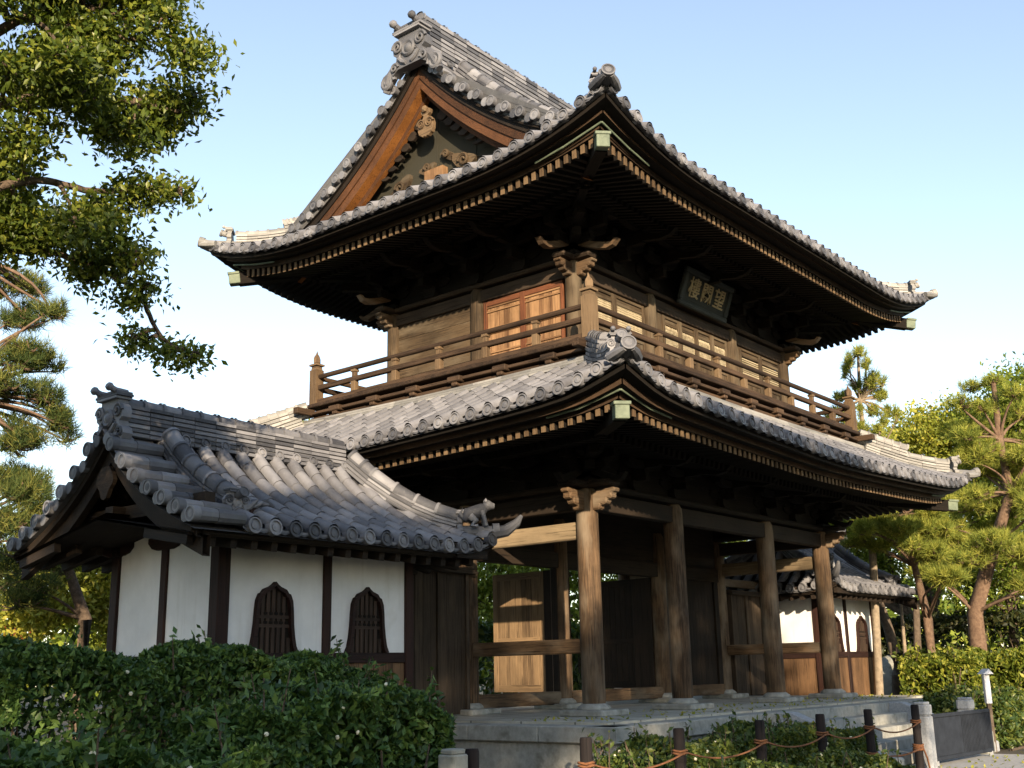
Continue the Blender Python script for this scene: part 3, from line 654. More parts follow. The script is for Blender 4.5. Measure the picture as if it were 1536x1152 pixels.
def bracket_sets(x0, x1, y0, y1, z, h, reach, xs, ys, mat_):
    jobs = []
    for x in xs: jobs += [((x, y0, z), (0, -1)), ((x, y1, z), (0, 1))]
    for y in ys: jobs += [((x0, y, z), (-1, 0)), ((x1, y, z), (1, 0))]
    for c, o in jobs:
        m_ = MB(); bracket(m_, c, o, h, reach); horn(m_, c, o, reach+.55, h*.55); m_.build('bracket_set', mat_, gate)
    for x, sx in ((x0, -1), (x1, 1)):
        for y, sy in ((y0, -1), (y1, 1)):
            m_ = MB(); bracket(m_, (x, y, z), (sx, 0), h, reach); bracket(m_, (x, y, z+.002), (0, sy), h, reach)
            for k in range(3): m_.beam((x, y, z+h*(.28+.22*k)), (x+sx*reach*(k+1.3)/3, y+sy*reach*(k+1.3)/3, z+h*(.28+.22*k)), .2, h*.16)
            cb = m_.build('corner_bracket', mat_, gate)
            for o_ in ((sx, 0), (0, sy)):
                m_ = MB(); horn(m_, (x, y, z), o_, reach-.05, h*.10); m_.build('bracket_horn', 'wood' if z > 8 else 'under', cb)  # sun and shade set by material: lighter upper horns, shade-dark lower ones
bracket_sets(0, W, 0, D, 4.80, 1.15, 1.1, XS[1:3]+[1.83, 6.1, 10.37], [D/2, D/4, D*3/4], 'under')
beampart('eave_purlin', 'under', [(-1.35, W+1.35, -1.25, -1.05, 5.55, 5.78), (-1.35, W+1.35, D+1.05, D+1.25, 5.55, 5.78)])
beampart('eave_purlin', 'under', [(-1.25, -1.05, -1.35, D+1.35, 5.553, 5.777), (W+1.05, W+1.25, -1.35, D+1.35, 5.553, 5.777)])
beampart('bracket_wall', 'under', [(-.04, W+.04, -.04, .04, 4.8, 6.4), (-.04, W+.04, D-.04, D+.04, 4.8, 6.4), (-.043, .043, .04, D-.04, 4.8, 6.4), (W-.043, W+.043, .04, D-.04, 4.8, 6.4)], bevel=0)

# ---- balcony
PB, PF = .97, 1.18
bal = MB(); bal.box(-PF, W+PF, -PF, D+PF, 7.70, 7.80)
for k in range(int((W+2*PF)/.3)): pass
balo = bal.build('balcony', 'rail', gate, bevel=.015)
m_ = MB()
for (a, b) in (((-1.02, -1.02), (W+1.02, -1.02)), ((-1.02, D+1.02), (W+1.02, D+1.02)), ((-1.02, -1.02), (-1.02, D+1.02)), ((W+1.02, -1.02), (W+1.02, D+1.02))):
    for z, h_, w_ in ((7.30, .26, .16), (7.54, .075, .28)): m_.beam((*a, z), (*b, z), w_, h_)
for (x, y, d) in ((-1.02, -1.02, (-1, 0)), (-1.02, -1.02, (0, -1)), (-1.02, D+1.02, (0, 1)), (W+1.02, -1.02, (1, 0)), (-1.02, D+1.02, (-1, 0)), (W+1.02, -1.02, (0, -1))):
    m_.beam((x, y, 7.57), (x+d[0]*.62, y+d[1]*.62, 7.57), .18, .17)
m_.build('balcony_skirt', 'rail', balo, bevel=.012)
m_ = MB(); m_.box(-.72, W+.72, -.72, -.62, 7.2, 7.70); m_.box(-.72, W+.72, D+.62, D+.72, 7.2, 7.70); m_.box(-.72, -.62, -.62, D+.62, 7.2, 7.698); m_.box(W+.62, W+.72, -.62, D+.62, 7.2, 7.698); m_.build('shadow_gap_boards', 'under', balo)  # dark recessed boards, the shadow gap below the floor made by colour
blk = [(.05+k*(W-.1)/8, y, .2, .12) for k in range(9) for y in (-1.14, D+1.14)]+[(x, .05+k*(D-.1)/5, .12, .2) for k in range(6) for x in (-1.14, W+1.14)]
for x, y, a, b in blk:
    m_ = MB(); m_.box(x-a, x+a, y-b, y+b, 7.46, 7.60); m_.box(x-.09, x+.09, y-.09, y+.09, 7.37, 7.46); m_.build('balcony_block', 'rail', balo, bevel=.02)
C4 = [(-PB, -PB), (W+PB, -PB), (W+PB, D+PB), (-PB, D+PB)]
for k in range(4):
    a, b = A3(*C4[k], 0), A3(*C4[(k+1) % 4], 0); d = unit(b-a)
    for z, w_, h_, nm in ((7.87, .17, .14, 'bottom_rail'), (8.27, .13, .13, 'middle_rail')):
        m_ = MB(); m_.beam(a+d*.1+A3(0, 0, z), b-d*.1+A3(0, 0, z), w_, h_); m_.build(nm, 'rail', balo, bevel=.015)
    m_ = MB(); m_.tube([a+d*.1+A3(0, 0, 8.58), b-d*.1+A3(0, 0, 8.58)], .068, 10); m_.build('top_rail', 'rail', balo, smooth=50)
    n = 10 if k % 2 == 0 else 6
    for i in range(1, n):
        p = a+(b-a)*i/n; m_ = MB()
        m_.obox(p+A3(0, 0, 8.07), d*.08, A3(-d[1], d[0], 0)*.08, (0, 0, .135))
        if i % 2 == 0 or n == 6: m_.obox(p+A3(0, 0, 8.40), d*.06, A3(-d[1], d[0], 0)*.06, (0, 0, .07)); m_.obox(p+A3(0, 0, 8.49), d*.085, A3(-d[1], d[0], 0)*.085, (0, 0, .035))
        m_.build('rail_strut', 'tan', balo, p+A3(0, 0, 7.94), bevel=.01)
for x, y in C4:
    m_ = MB(); m_.box(x-.135, x+.135, y-.135, y+.135, 7.82, 8.78); m_.prism([(-.135, -.135), (.135, -.135), (.135, .135), (-.135, .135)], (x, y, 8.78), A3(.8, 0, 0), A3(0, .8, 0), A3(0, 0, .05))
    m_.obox((x, y, 8.86), (.10, 0, 0), (0, .10, 0), (0, 0, .05)); m_.obox((x, y, 8.92), (.15, 0, 0), (0, .15, 0), (0, 0, .025))
    m_.lathe((x, y, 8.94), (0, 0, 1), [(.08, 0), (.125, .06), (.125, .17), (.09, .24), (.05, .28), (.02, .36), (0, .41)], 4)
    m_.build('corner_post', 'tan', balo, (x, y, 7.8), bevel=.015)

# ---- upper storey
IN = .52; XU = [IN, IN+3.37, W-IN-3.37, W-IN]; YU = [IN, D/2, D-IN]; ZC = 10.38
for i, x in enumerate(XU):
    for j, y in enumerate(YU):
        if 0 < i < 3 and j == 1: continue
        column(x, y, 7.80, ZC, .205, 'panel', False)
for y in (IN, D-IN): beampart('head_tie_beam', 'shadebeam', [(IN, W-IN, y-.10, y+.10, 10.0, 10.32)])
for x in (IN, W-IN): beampart('head_tie_beam', 'shadebeam', [(x-.10, x+.10, IN, D-IN, 10.003, 10.317)])
m_ = MB()
for y in (IN, D-IN): m_.box(IN-.62, W-IN+.62, y-.2, y+.2, ZC, ZC+.12)
for x in (IN, W-IN): m_.box(x-.2, x+.2, IN-.62, D-IN+.62, ZC+.003, ZC+.123)
m_.build('wall_plate', 'shadebeam', gate, bevel=.045)
nosings(9.97, .20, 'wood', [(x, y, dd) for x in (IN, W-IN) for y in (IN, D-IN) for dd in (((-1 if x == IN else 1), 0), (0, (-1 if y == IN else 1)))], .72)
bracket_sets(IN, W-IN, IN, D-IN, ZC+.12, 1.35, 1.35, XU[1:3]+[2.2, 6.1, 10.0], [D/2, 2.06, D-2.06], 'under')
beampart('eave_purlin', 'under', [(-1.05, W+1.05, -.95, -.75, 11.45, 11.7), (-1.05, W+1.05, D+.75, D+.95, 11.45, 11.7)])
beampart('eave_purlin', 'under', [(-.95, -.75, -1.05, D+1.05, 11.453, 11.697), (W+.75, W+.95, -1.05, D+1.05, 11.453, 11.697)])
beampart('bracket_wall', 'under', [(IN, W-IN, IN-.04, IN+.04, 10.4, 12.4), (IN, W-IN, D-IN-.04, D-IN+.04, 10.4, 12.4), (IN-.043, IN+.043, IN, D-IN, 10.4, 12.4), (W-IN-.043, W-IN+.043, IN, D-IN, 10.4, 12.4)], bevel=0)
# side walls: plank doors in the near bay, boards in the far bay
for x, sg in ((IN, -1), (W-IN, 1)):
    f = lambda a, b: (min(x+sg*a, x+sg*b), max(x+sg*a, x+sg*b))
    m_ = MB()
    zz = 7.8
    while zz < 10.0: m_.box(*f(-.03, .03+random.uniform(0, .008)), D/2+.18, D-IN-.18, zz, min(zz+.36, 10.0)-.006); zz += .36
    m_.build('side_boarding', 'panel', gate, bevel=.006)
    dr = MB(); y0, y1 = IN+.28, D/2-.24; ymid = (y0+y1)/2
    for a, b in ((y0, y0+.08), (ymid-.075, ymid+.075), (y1-.10, y1)): dr.box(*f(-.03, .075), a, b, 7.8, 9.98)
    dr.box(*f(-.03, .06), y0+.08, ymid-.075, 9.84, 9.98); dr.box(*f(-.03, .06), ymid+.075, y1-.10, 9.84, 9.98)
    dro = dr.build('plank_door', 'red', gate, bevel=.008)
    for ya, yb in ((y0+.08, ymid-.075), (ymid+.075, y1-.10)):
        q = MB(); n = 8
        for k in range(n): q.box(*f(-.02, .02), ya+(yb-ya)*k/n, ya+(yb-ya)*(k+1)/n-.004, 7.8, 9.84)
        q.build('door_planks', 'plank', dro)
        q = MB()
        for zc in (8.52, 9.16, 9.74):
            for dz in (-.075, .045): q.box(*f(.02, .052), ya, yb, zc+dz, zc+dz+.042)
        q.build('door_battens', 'plank', dro)
# front and rear walls: latticed doors
for y, sg in ((IN, -1), (D-IN, 1)):
    g = lambda a, b: (min(y+sg*a, y+sg*b), max(y+sg*a, y+sg*b))
    for bay in range(3):
        xa, xb = XU[bay]+.2, XU[bay+1]-.2
        if bay == 1: xa += .42; xb -= .06
        elif bay == 2: xa += .30; xb -= .05
        else: xa += .08; xb -= .08
        if bay:                               # narrow board beside the doors
            m_ = MB(); m_.box(XU[bay]+.15, xa-.02, *g(-.03, .03), 7.8, 10.0); m_.build('door_jamb', 'panel', gate, bevel=.008)
        n = 4 if bay == 1 else 2; wv = (xb-xa)/n
        for k in range(n):
            a, b = xa+k*wv+.008, xa+(k+1)*wv-.008; fr = MB(); st = .10
            fr.box(a, a+st, *g(-.03, .05), 7.82, 9.98); fr.box(b-st, b, *g(-.03, .05), 7.82, 9.98)
            for z0, z1 in ((9.90, 9.98), (9.72, 9.80), (8.90, 9.0), (7.82, 7.98)): fr.box(a+st, b-st, *g(-.03, .04), z0, z1)
            fr.box(a+st, b-st, *g(-.02, .0), 9.80, 9.90)
            o = fr.build('lattice_door', 'panel', gate, bevel=.008)
            q = MB(); m3 = 5
            for i in range(m3): q.box(a+st+(b-a-2*st)*i/m3, a+st+(b-a-2*st)*(i+1)/m3-.004, *g(-.02, .012), 7.98, 8.90)
            q.build('lower_planks', 'panel', o)
            q = MB(); q.box(a+st, b-st, *g(-.045, -.03), 9.0, 9.72, m=1)
            if bay == 0:
                x_ = a+st
                while x_ < b-st: q.box(x_, x_+.022, *g(-.012, .012), 9.0, 9.72); x_ += .058
                z_ = 9.01
                while z_ < 9.71: q.box(a+st, b-st, *g(-.009, .015), z_, z_+.022); z_ += .058
            elif bay == 2:
                z_ = 9.01
                while z_ < 9.70: q.box(a+st, b-st, *g(-.012, .015), z_, z_+.035); z_ += .064
            else:                             # pierced flower work
                for r_ in range(9):
                    for c_ in range(7):
                        cx = a+st+(b-a-2*st)*(c_+.5+(.5 if r_ % 2 else 0)*.9)/7.2; cz = 9.02+.68*(r_+.5)/9.2
                        if cx > b-st-.02: continue
                        ph = random.uniform(0, 1)
                        q.prism([(.055*(1+.35*math.cos(5*t+ph))*math.cos(t), .055*(1+.35*math.cos(5*t+ph))*math.sin(t)) for t in np.linspace(0, 6.283, 15, endpoint=False)], (cx, g(-.015, .02)[0], cz), A3(1, 0, 0), A3(0, 0, 1), A3(0, .035, 0))
            q.build('lattice', ['lattice', 'under'], o)
beampart('upper_ceiling', 'under', [(IN, W-IN, IN, D-IN, 10.3, 10.36)], bevel=0)

# ---- name plaque
plq = thing('name_plaque', 'dark tilted name board with three gilt characters hanging under the upper eave', 'sign', (6.12, .02, 10.8))
th = math.radians(20); pu = A3(0, -math.sin(th), math.cos(th)); pn = A3(0, -math.cos(th), -math.sin(th)); pc = A3(6.12, .02, 10.82)
m_ = MB(); m_.obox(pc, (1.12, 0, 0), pu*.40, pn*.03); m_.build('board', 'board', plq, pc)
m_ = MB()
m_.obox(pc+pu*.455+pn*.02, (1.30, 0, 0), pu*.075, pn*.07); m_.obox(pc-pu*.455+pn*.02, (1.30, 0, 0), pu*.075, pn*.07)
for q in (-1, 1): m_.obox(pc+A3(q*1.2, 0, 0)+pn*.02, (.1, 0, 0), pu*.38, pn*.06)
m_.build('frame', 'plaqueframe', plq, pc, bevel=.03)
for k, ch in enumerate('樓闕望'):
    cu = bpy.data.curves.new('lettering', 'FONT'); cu.body = ch; cu.size = .60*S; cu.align_x = 'CENTER'; cu.align_y = 'CENTER'; cu.extrude = .012*S; cu.offset = .006*S
    cu.materials.append(M['gold']); to = bpy.data.objects.new('lettering', cu); me = bpy.data.meshes.new_from_object(to); bpy.data.objects.remove(to)
    o = bpy.data.objects.new('lettering', me); p = pc+A3(-.68+.68*k, 0, 0)+pn*.045
    link(o, plq, p); o.rotation_euler = Matrix(((1, pu[0], pn[0]), (0, pu[1], pn[1]), (0, pu[2], pn[2]))).to_euler()
#==PART2==
# ================================================================== stair pavilions
def pavilion(mir, label):
    mx = lambda x: W-x if mir else x
    pv = thing('stair_pavilion', label, 'pavilion', (mx(-6), D/2, -.6), 'white walled stair pavilions flanking the gate')
    B = lambda m_, nm, mt, par=pv, **k: m_.build(nm, mt, par, mirror=mir, **k)
    PX = [-8.31, -5.9, -3.7]; Y0, Y1 = 2.0, 5.2; ZS, ZT = 1.14, 3.22
    for (x, y, r) in [(PX[0], Y0, .13), (PX[1], Y0, .10), (PX[2], Y0, .11), (PX[0], D/2, .10), (PX[0], Y1, .12), (PX[1], Y1, .1), (PX[2], Y1, .1)]:
        m_ = MB(); m_.box(x-r, x+r, y-r, y+r, -.62, 3.5); B(m_, 'post', 'post', bevel=.015)
    boat = [(-.52, .24), (-.52, .14), (-.40, .04), (-.24, 0), (.24, 0), (.40, .04), (.52, .14), (.52, .24)]   # boat shaped brackets over the posts
    jobs = [((x, y+q, 3.02), (1, 0, 0), (0, .1, 0)) for x in PX for y, q in ((Y0, -.12), (Y1, .02))]+[((PX[0]-.12, y, 3.04), (0, 1, 0), (.1, 0, 0)) for y in (Y0, D/2, Y1)]
    for o_, a_, d_ in jobs: m_ = MB(); m_.prism(boat, o_, A3(*a_), A3(0, 0, 1), A3(*d_)); B(m_, 'boat_bracket', 'post', bevel=.01)
    m_ = MB()
    for y in (Y0, Y1): m_.box(PX[0], PX[1], y-.05, y+.05, ZS, ZT+.2); m_.box(PX[1], PX[2], y-.05, y+.05, ZS, ZT+.2)
    m_.box(PX[0]-.05, PX[0]+.05, Y0, D/2, ZS, ZT+.2); m_.box(PX[0]-.053, PX[0]+.053, D/2, Y1, ZS, ZT+.2)
    m_.box(PX[2]-.05, PX[2]+.05, Y0, Y1, ZS, ZT+.2)
    B(m_, 'plaster_wall', 'plaster')
    m_ = MB()
    for y, q in ((Y0, -1), (Y1, 1)):
        m_.box(PX[0], PX[2], y-.085, y+.085, ZS-.2, ZS); m_.box(PX[0], PX[2], y-.085, y+.085, -.60, -.42)
    for x in (PX[0], PX[2]):
        m_.box(x-.086, x+.086, Y0, Y1, ZS-.203, ZS-.003); m_.box(x-.086, x+.086, Y0, Y1, -.603, -.423)
    m_.box(PX[0]-.2, PX[2]+.2, Y0-.09, Y0+.09, 3.3, 3.5); m_.box(PX[0]-.2, PX[2]+.2, Y1-.09, Y1+.09, 3.3, 3.5)
    m_.box(PX[0]-.09, PX[0]+.09, Y0-.9, Y1+.9, 3.36, 3.56)
    B(m_, 'sill_beam', 'post', bevel=.012)
    m_ = MB()
    for y in (Y0, Y1):
        x = PX[0]
        while x < PX[2]-.02: m_.box(x, min(x+.21, PX[2])-.004, y-.05+random.uniform(-.004, .004), y+.05, -.42, ZS-.2); x += .21
    for x in (PX[0], PX[2]):
        y = Y0
        while y < Y1-.02: m_.box(x-.05+random.uniform(-.004, .004), x+.05, y, min(y+.21, Y1)-.004, -.42, ZS-.2); y += .21
    B(m_, 'waist_boards', 'waist' if not mir else 'plank' if False else 'waist')
    m_ = MB(); m_.box(PX[0]-.3, PX[2]+.3, Y0-.3, Y1+.3, -1.5, -.62); B(m_, 'stone_base', 'stone', bevel=.03)
    prof = [(.56, 0), (.50, .12), (.465, .28), (.435, .5), (.42, .75), (.40, .92), (.345, 1.04), (.30, 1.055), (.25, 1.12), (.17, 1.15), (.11, 1.17), (.05, 1.21), (0, 1.26)]
    full = prof+[(-a, b) for a, b in prof[-2::-1]]
    for cx in (-7.18, -4.88):                 # bell shaped windows
        n = len(full); m_ = MB(); ins = [(a*.84, b*.945-.0) for a, b in full]
        for i in range(n-1):
            q = [full[i], full[i+1], ins[i+1], ins[i]]; m_.prism(q, (cx, Y0-.15, ZS+.0), A3(1, 0, 0), A3(0, 0, 1), A3(0, .15, 0), rnd=.4)
        fo = B(m_, 'window', 'post')
        m_ = MB(); m_.prism(ins, (cx, Y0-.058, ZS), A3(1, 0, 0), A3(0, 0, 1), A3(0, .012, 0), m=1)
        for k in range(-3, 4):
            hw = np.interp(abs(k*.12), [p[0] for p in ins[:len(prof)]][::-1], [p[1] for p in ins[:len(prof)]][::-1]) if abs(k*.12) < .47 else .1
            top = max([b for a, b in ins if abs(a) >= abs(k*.12)+.01] or [.1]); m_.box(cx+k*.12-.036, cx+k*.12+.036, Y0-.082, Y0-.045, ZS, ZS+min(top, 1.15))
        for z in (.52, .68):
            m_.box(cx-.38, cx+.38, Y0-.088, Y0-.05, ZS+z-.075, ZS+z-.02)
            for k in range(-2, 3): m_.box(cx+k*.12+.02, cx+k*.12+.10, Y0-.093, Y0-.085, ZS+z-.012, ZS+z+.035, m=1)
        m_.build('lattice', ['window', 'under'], fo, mirror=mir)
    # roof
    YE = .65; T = D/2-YE; pf = lambda t: .402*np.asarray(t, float)+.0286*np.asarray(t, float)**3
    XV, XE, XR = -9.83, -2.35, -4.15
    lf = lambda s: .30*np.clip(1-np.asarray(s, float)/1.3, 0, 1)**2
    F_ = Side((XV, YE), (1, 0), (0, 1), XE-XV, 3.20, pf, lf, 2, .18, (False, True))
    K_ = Side((XE, D-YE), (-1, 0), (0, -1), XE-XV, 3.20, pf, lf, 2, .18, (True, False))
    kx = T/(XE-XR)
    E_ = Side((XE, YE), (0, 1), (-1, 0), D-2*YE, 3.20, lambda t: pf(np.asarray(t)*kx), lf, 1.2, .18)
    tiles_, bd = MB(), MB()
    for sd in (F_, K_):
        tmx = lambda u, L=sd.L, a=(sd is F_): max(0., min(T, ((L-u) if a else u)*kx))
        ua = .95; u0, u1 = (ua, sd.L) if sd is F_ else (0, sd.L-ua)
        tiles(tiles_, sd, tmx, u0, u1, r=.130)
        bed(bd, sd, tmx, 60)
        sg = 1 if sd is F_ else -1; t = .05
        while t < T-.1:
            uv = 0 if sg == 1 else sd.L
            p = sd.P(np.array([uv-sg*.05, uv+sg*.45, uv+sg*.98]), np.array([t]*3), .06)
            tiles_.tube([p[0], p[1]], [.13, .115], 10); tiles_.tube([p[1]-sd.e*sg*.02, p[2]], [.13, .115], 10); disc(tiles_, p[0]-sd.e*sg*.01, -sd.e*sg, .135)
            q = sd.P(np.array([uv-sg*.0]), np.array([t+.21]), -.03)[0]; tiles_.lathe(q, -sd.e*sg, [(.09, -.5), (.115, 0), (.09, .005), (0, .0)], 10)
            tiles_.grid(np.array([[sd.P(np.array([uv+sg*a]), np.array([t+b]), -.01-.03*(b < .1))[0] for b in (0., .21, .42)] for a in (0, .98)]))
            t += .42
    te = lambda u: max(0., min(XE-XR, min(u, D-2*YE-u)/kx))
    tiles(tiles_, E_, te, r=.130); bed(bd, E_, te, 30)
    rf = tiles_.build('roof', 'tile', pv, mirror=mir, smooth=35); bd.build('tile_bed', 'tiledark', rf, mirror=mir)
    zr = 3.2+float(pf(T))
    rg = MB(); ridge(rg, [(XV+.35, D/2, zr-.12), (XR-.0, D/2, zr-.16)], .46, .60, 7, .14)
    for k in range(11): disc(rg, (XV+1.6+k*.447, D/2-.26, zr-.02), (0, -1, .25), .105, .25, 12)
    rg.build('main_ridge', 'tile', rf, mirror=mir, smooth=35)
    og = MB(); onigawara(og, (XV+.22, D/2, zr-.15), (-1, 0, 0), .82, True, False); og.build('ridge_end_ornament', 'tile', rf, mirror=mir, smooth=40)
    for sd, uu in ((F_, 1.15), (K_, K_.L-1.15)):
        dg = MB(); Tt = np.linspace(.62, T-.25, 7); ridge(dg, sd.P(np.full(7, uu), Tt, .03)[::-1], .34, .26, 4, .15)
        p = sd.P(np.array([uu]), np.array([.5]))[0]; onigawara(dg, p, -sd.n, .46, False, True)
        for k in range(4): dg.tube([p+A3(.12+.1*k, .1, .1+.05*k), p+A3(.28+.12*k, -.02, .16+.04*k), p+A3(.38+.12*k, -.12, .28-.03*k)], [.07, .06, .02], 6)
        dg.build('descending_ridge', 'tile', rf, mirror=mir, smooth=35)
    for sd, fr in ((F_, 1), (K_, 0)):
        hg = MB(); L = sd.L; Tt = np.linspace(.75, T-.05, 6); u = (L-Tt/kx) if fr else Tt/kx
        pts = sd.P(u, Tt, .03)[::-1]; ridge(hg, pts, .36, .30, 4, .15)
        d = unit(A3(1, (-1 if fr else 1)*.9, 0)); onigawara(hg, pts[-1]+d*.05, d, .42, True, False)
        a = sd.P(np.array([L if fr else 0.]), np.array([0.]))[0]; b = pts[-1]
        hg.tube([b, a+A3(0, 0, .07)], [.13, .13], 10); hg.tube([a-d*.1+A3(0, 0, .05), a+d*.18+A3(0, 0, .10), a+d*.42+A3(0, 0, .27), a+d*.52+A3(0, 0, .42)], [.14, .13, .09, .04], 8)
        disc(hg, a+d*.03+A3(0, 0, .12), d, .14)
        hg.build('hip_ridge', 'tile', rf, mirror=mir, smooth=35)
        c = a-d*.45+A3(0, 0, .23); ln = MB()    # crouching guardian lion tile on the corner
        ln.tube([c-d*.26+A3(0, 0, .08), c-d*.16+A3(0, 0, .20), c+d*.02+A3(0, 0, .27), c+d*.16+A3(0, 0, .34), c+d*.22+A3(0, 0, .36)], [.07, .16, .15, .12, .08], 10)
        ln.lathe(c+d*.26+A3(0, 0, .40), d+A3(0, 0, -.1), [(.03, -.12), (.11, -.07), (.12, 0), (.08, .07), (.06, .13), (.0, .14)], 10)
        sdv = A3(-d[1], d[0], 0)
        for q in (-1, 1):
            ln.tube([c+d*.12+sdv*.09*q+A3(0, 0, .28), c+d*.16+sdv*.11*q+A3(0, 0, .12), c+d*.20+sdv*.11*q-A3(0, 0, .04)], [.06, .045, .05], 7)
            ln.tube([c-d*.14+sdv*.12*q+A3(0, 0, .16), c-d*.02+sdv*.15*q+A3(0, 0, .06), c-d*.12+sdv*.14*q-A3(0, 0, .04), c+d*.02+sdv*.14*q-A3(0, 0, .05)], [.09, .07, .05, .05], 7)
            ln.lathe(c+d*.20+sdv*.09*q+A3(0, 0, .49), A3(0, 0, 1), [(.03, -.02), (.035, .02), (0, .06)], 6)
        ln.tube([c-d*.24+A3(0, 0, .1), c-d*.34+A3(0, 0, .22), c-d*.28+A3(0, 0, .36)], [.04, .05, .02], 7)
        ln.build('corner_lion', 'tile', rf, mirror=mir, smooth=60)
    ev = MB(); ev2 = MB()
    for sd in (F_, K_, E_):
        n = int(sd.L/.42)
        u = np.linspace(.02, sd.L-.02, 30)
        for (t0, t1, d0, d1, m_) in ((.10, .5, -.23, -.12, 0), (.16, T+.3 if sd is not E_ else 1.7, -.27, -.22, 0)):
            ev.grid(np.array([sd.Q(u, np.full(30, t1), d1), sd.Q(u, np.full(30, t0), d1), sd.Q(u, np.full(30, t0), d0), sd.Q(u, np.full(30, t1), d0)]).transpose(1, 0, 2))
        for i in range(n+1):
            uu = .12+i*(sd.L-.24)/n; p = sd.Q(np.array([uu, uu]), np.array([.26, 1.5 if sd is not E_ else 1.2]), -.36); ev.beam(p[0], p[1], .13, .16)
    ev.build('eave_rafters', 'darkwood', rf, mirror=mir)
    # gable end
    hs = np.linspace(0, T-.05, 16); zt = lambda h: 3.2+pf(T-np.abs(h)); gb = MB()
    for side in (-1, 1):
        for (x0, x1, d0, d1) in ((.10, .22, .16, .30), (.22, .36, .26, .60)):
            top = np.array([[0, D/2+side*h, zt(h)-d0] for h in hs]); bot = np.array([[0, D/2+side*h, zt(h)-d1] for h in hs])
            f_ = lambda q, xx: np.c_[np.full(16, XV+xx), q[:, 1], q[:, 2]]
            gb.grid(np.array([f_(top, x0), f_(top, x1), f_(bot, x1), f_(bot, x0), f_(top, x0)]).transpose(1, 0, 2))
        gb.grid(np.array([[(xx, D/2+side*h, float(zt(h))-.2) for h in hs] for xx in (XV+.1, -8.3)]))
    gb.prism([(.24*math.cos(a)*(1+.2*math.cos(4*a)), .3*math.sin(a)*(1+.15*math.sin(3*a))) for a in np.linspace(0, 6.283, 20, endpoint=False)], (XV+.12, D/2, zr-.95), A3(0, 1, 0), A3(0, 0, 1), A3(.08, 0, 0))
    for y in (Y0, D/2, Y1): gb.box(XV+.25, -8.2, y-.12, y+.12, 3.5, 3.72)
    gb.box(XV+.5, XV+.7, Y0-.9, Y1+.9, 3.5, 3.74); gb.box(-8.40, -8.2, Y0-.5, Y1+.5, 3.55, 3.8); gb.box(-8.40, -8.22, D/2-.12, D/2+.12, 3.8, 4.9)
    gb.build('gable_bargeboard', 'darkwood', rf, mirror=mir)
    m_ = MB()
    for q in (-1, 1): m_.prism([(q*.18, 3.8), (q*1.6, 3.8), (q*.18, 4.62)], (-8.36, D/2, 0), A3(0, 1, 0), A3(0, 0, 1), A3(.06, 0, 0))
    m_.build('gable_plaster', 'plaster', rf, mirror=mir)
    # boarded passage to the gate
    m_ = MB(); x = -3.6
    while x < -.3: m_.box(x, min(x+.26, -.27)-.004, 3.37+random.uniform(0, .01), 3.43, -.2, 2.98); x += .26
    for xx in (-3.55, -2.4, -1.3, -.32): m_.box(xx-.05, xx+.05, 3.32, 3.48, -.2, 2.98)
    B(m_, 'passage_wall', 'passage', bevel=.006)
    m_ = MB(); m_.box(-3.6, -.1, 3.16, 3.6, 2.98, 3.04); m_.box(-3.6, -.16, 3.22, 3.55, 3.043, 3.12); B(m_, 'passage_cap', 'passage', bevel=.01)
    m_ = MB(); m_.box(-3.6, -.24, D/2-.1, D/2+.1, 3.25, 3.5); B(m_, 'passage_beam', 'wood', bevel=.01)
    return pv
pavilion(False, 'white walled pavilion left of the gate with two bell shaped windows behind the dark hedge')
pavilion(True, 'sunlit white walled pavilion seen beyond the gate columns at the right side')

# ================================================================== platform and steps
plat = thing('stone_platform', 'grey stone platform with kerb and steps under the gate columns', 'platform', (W/2, D/2, -1.48))
PL = (-3.05, W+3.05, -2.62, D+2.62); ZP = -.30; ZG = -1.48
m_ = MB(); m_.box(PL[0]+.55, PL[1]-.55, PL[2]+.55, PL[3]-.55, -1.0, -.235); m_.build('paving', 'pave', plat)
m_ = MB()
x = PL[0]                                      # kerb slabs
ring = [((PL[0], PL[2]), (PL[1], PL[2]), (0, 1)), ((PL[1], PL[2]), (PL[1], PL[3]), (-1, 0)), ((PL[1], PL[3]), (PL[0], PL[3]), (0, -1)), ((PL[0], PL[3]), (PL[0], PL[2]), (1, 0))]
for a, b, n in ring:
    a, b, n = A3(*a, 0), A3(*b, 0), A3(*n, 0); L = np.linalg.norm(b-a); d = (b-a)/L; k = round(L/1.9)
    for i in range(k):
        c = a+d*L*(i+.5)/k+n*.30; ex = L/k/2-.006
        if i == 0: c = c+d*.30; ex -= .30
        m_.obox(c+A3(0, 0, ZP-.15+.02), d*ex, n*.30, (0, 0, .15))
for sx in (PL[0]+.3, PL[1]-.3):
    for sy in (PL[2]+.3, PL[3]-.3): m_.obox((sx, sy, ZP-.13), (.297, 0, 0), (0, .297, 0), (0, 0, .15))
m_.build('kerb', 'stone', plat, bevel=.02)
m_ = MB(); m_.box(PL[0]+.1, PL[1]-.1, PL[2]+.1, PL[3]-.1, ZG, ZP-.285); m_.build('footing', 'stone', plat)
SX0, SX1 = 3.6, 9.7; R_ = (ZP+.02-ZG)/5
for k in range(1, 5):
    m_ = MB(); yo = PL[2]-.5*k
    n = 3
    for i in range(n): m_.box(SX0+(SX1-SX0)*i/n+.004, SX0+(SX1-SX0)*(i+1)/n-.004, yo, PL[2]-.5*(k-1)+(.02 if k > 1 else -.004), ZG, ZP+.02-R_*k)
    m_.build('step', 'stone', plat, bevel=.02)
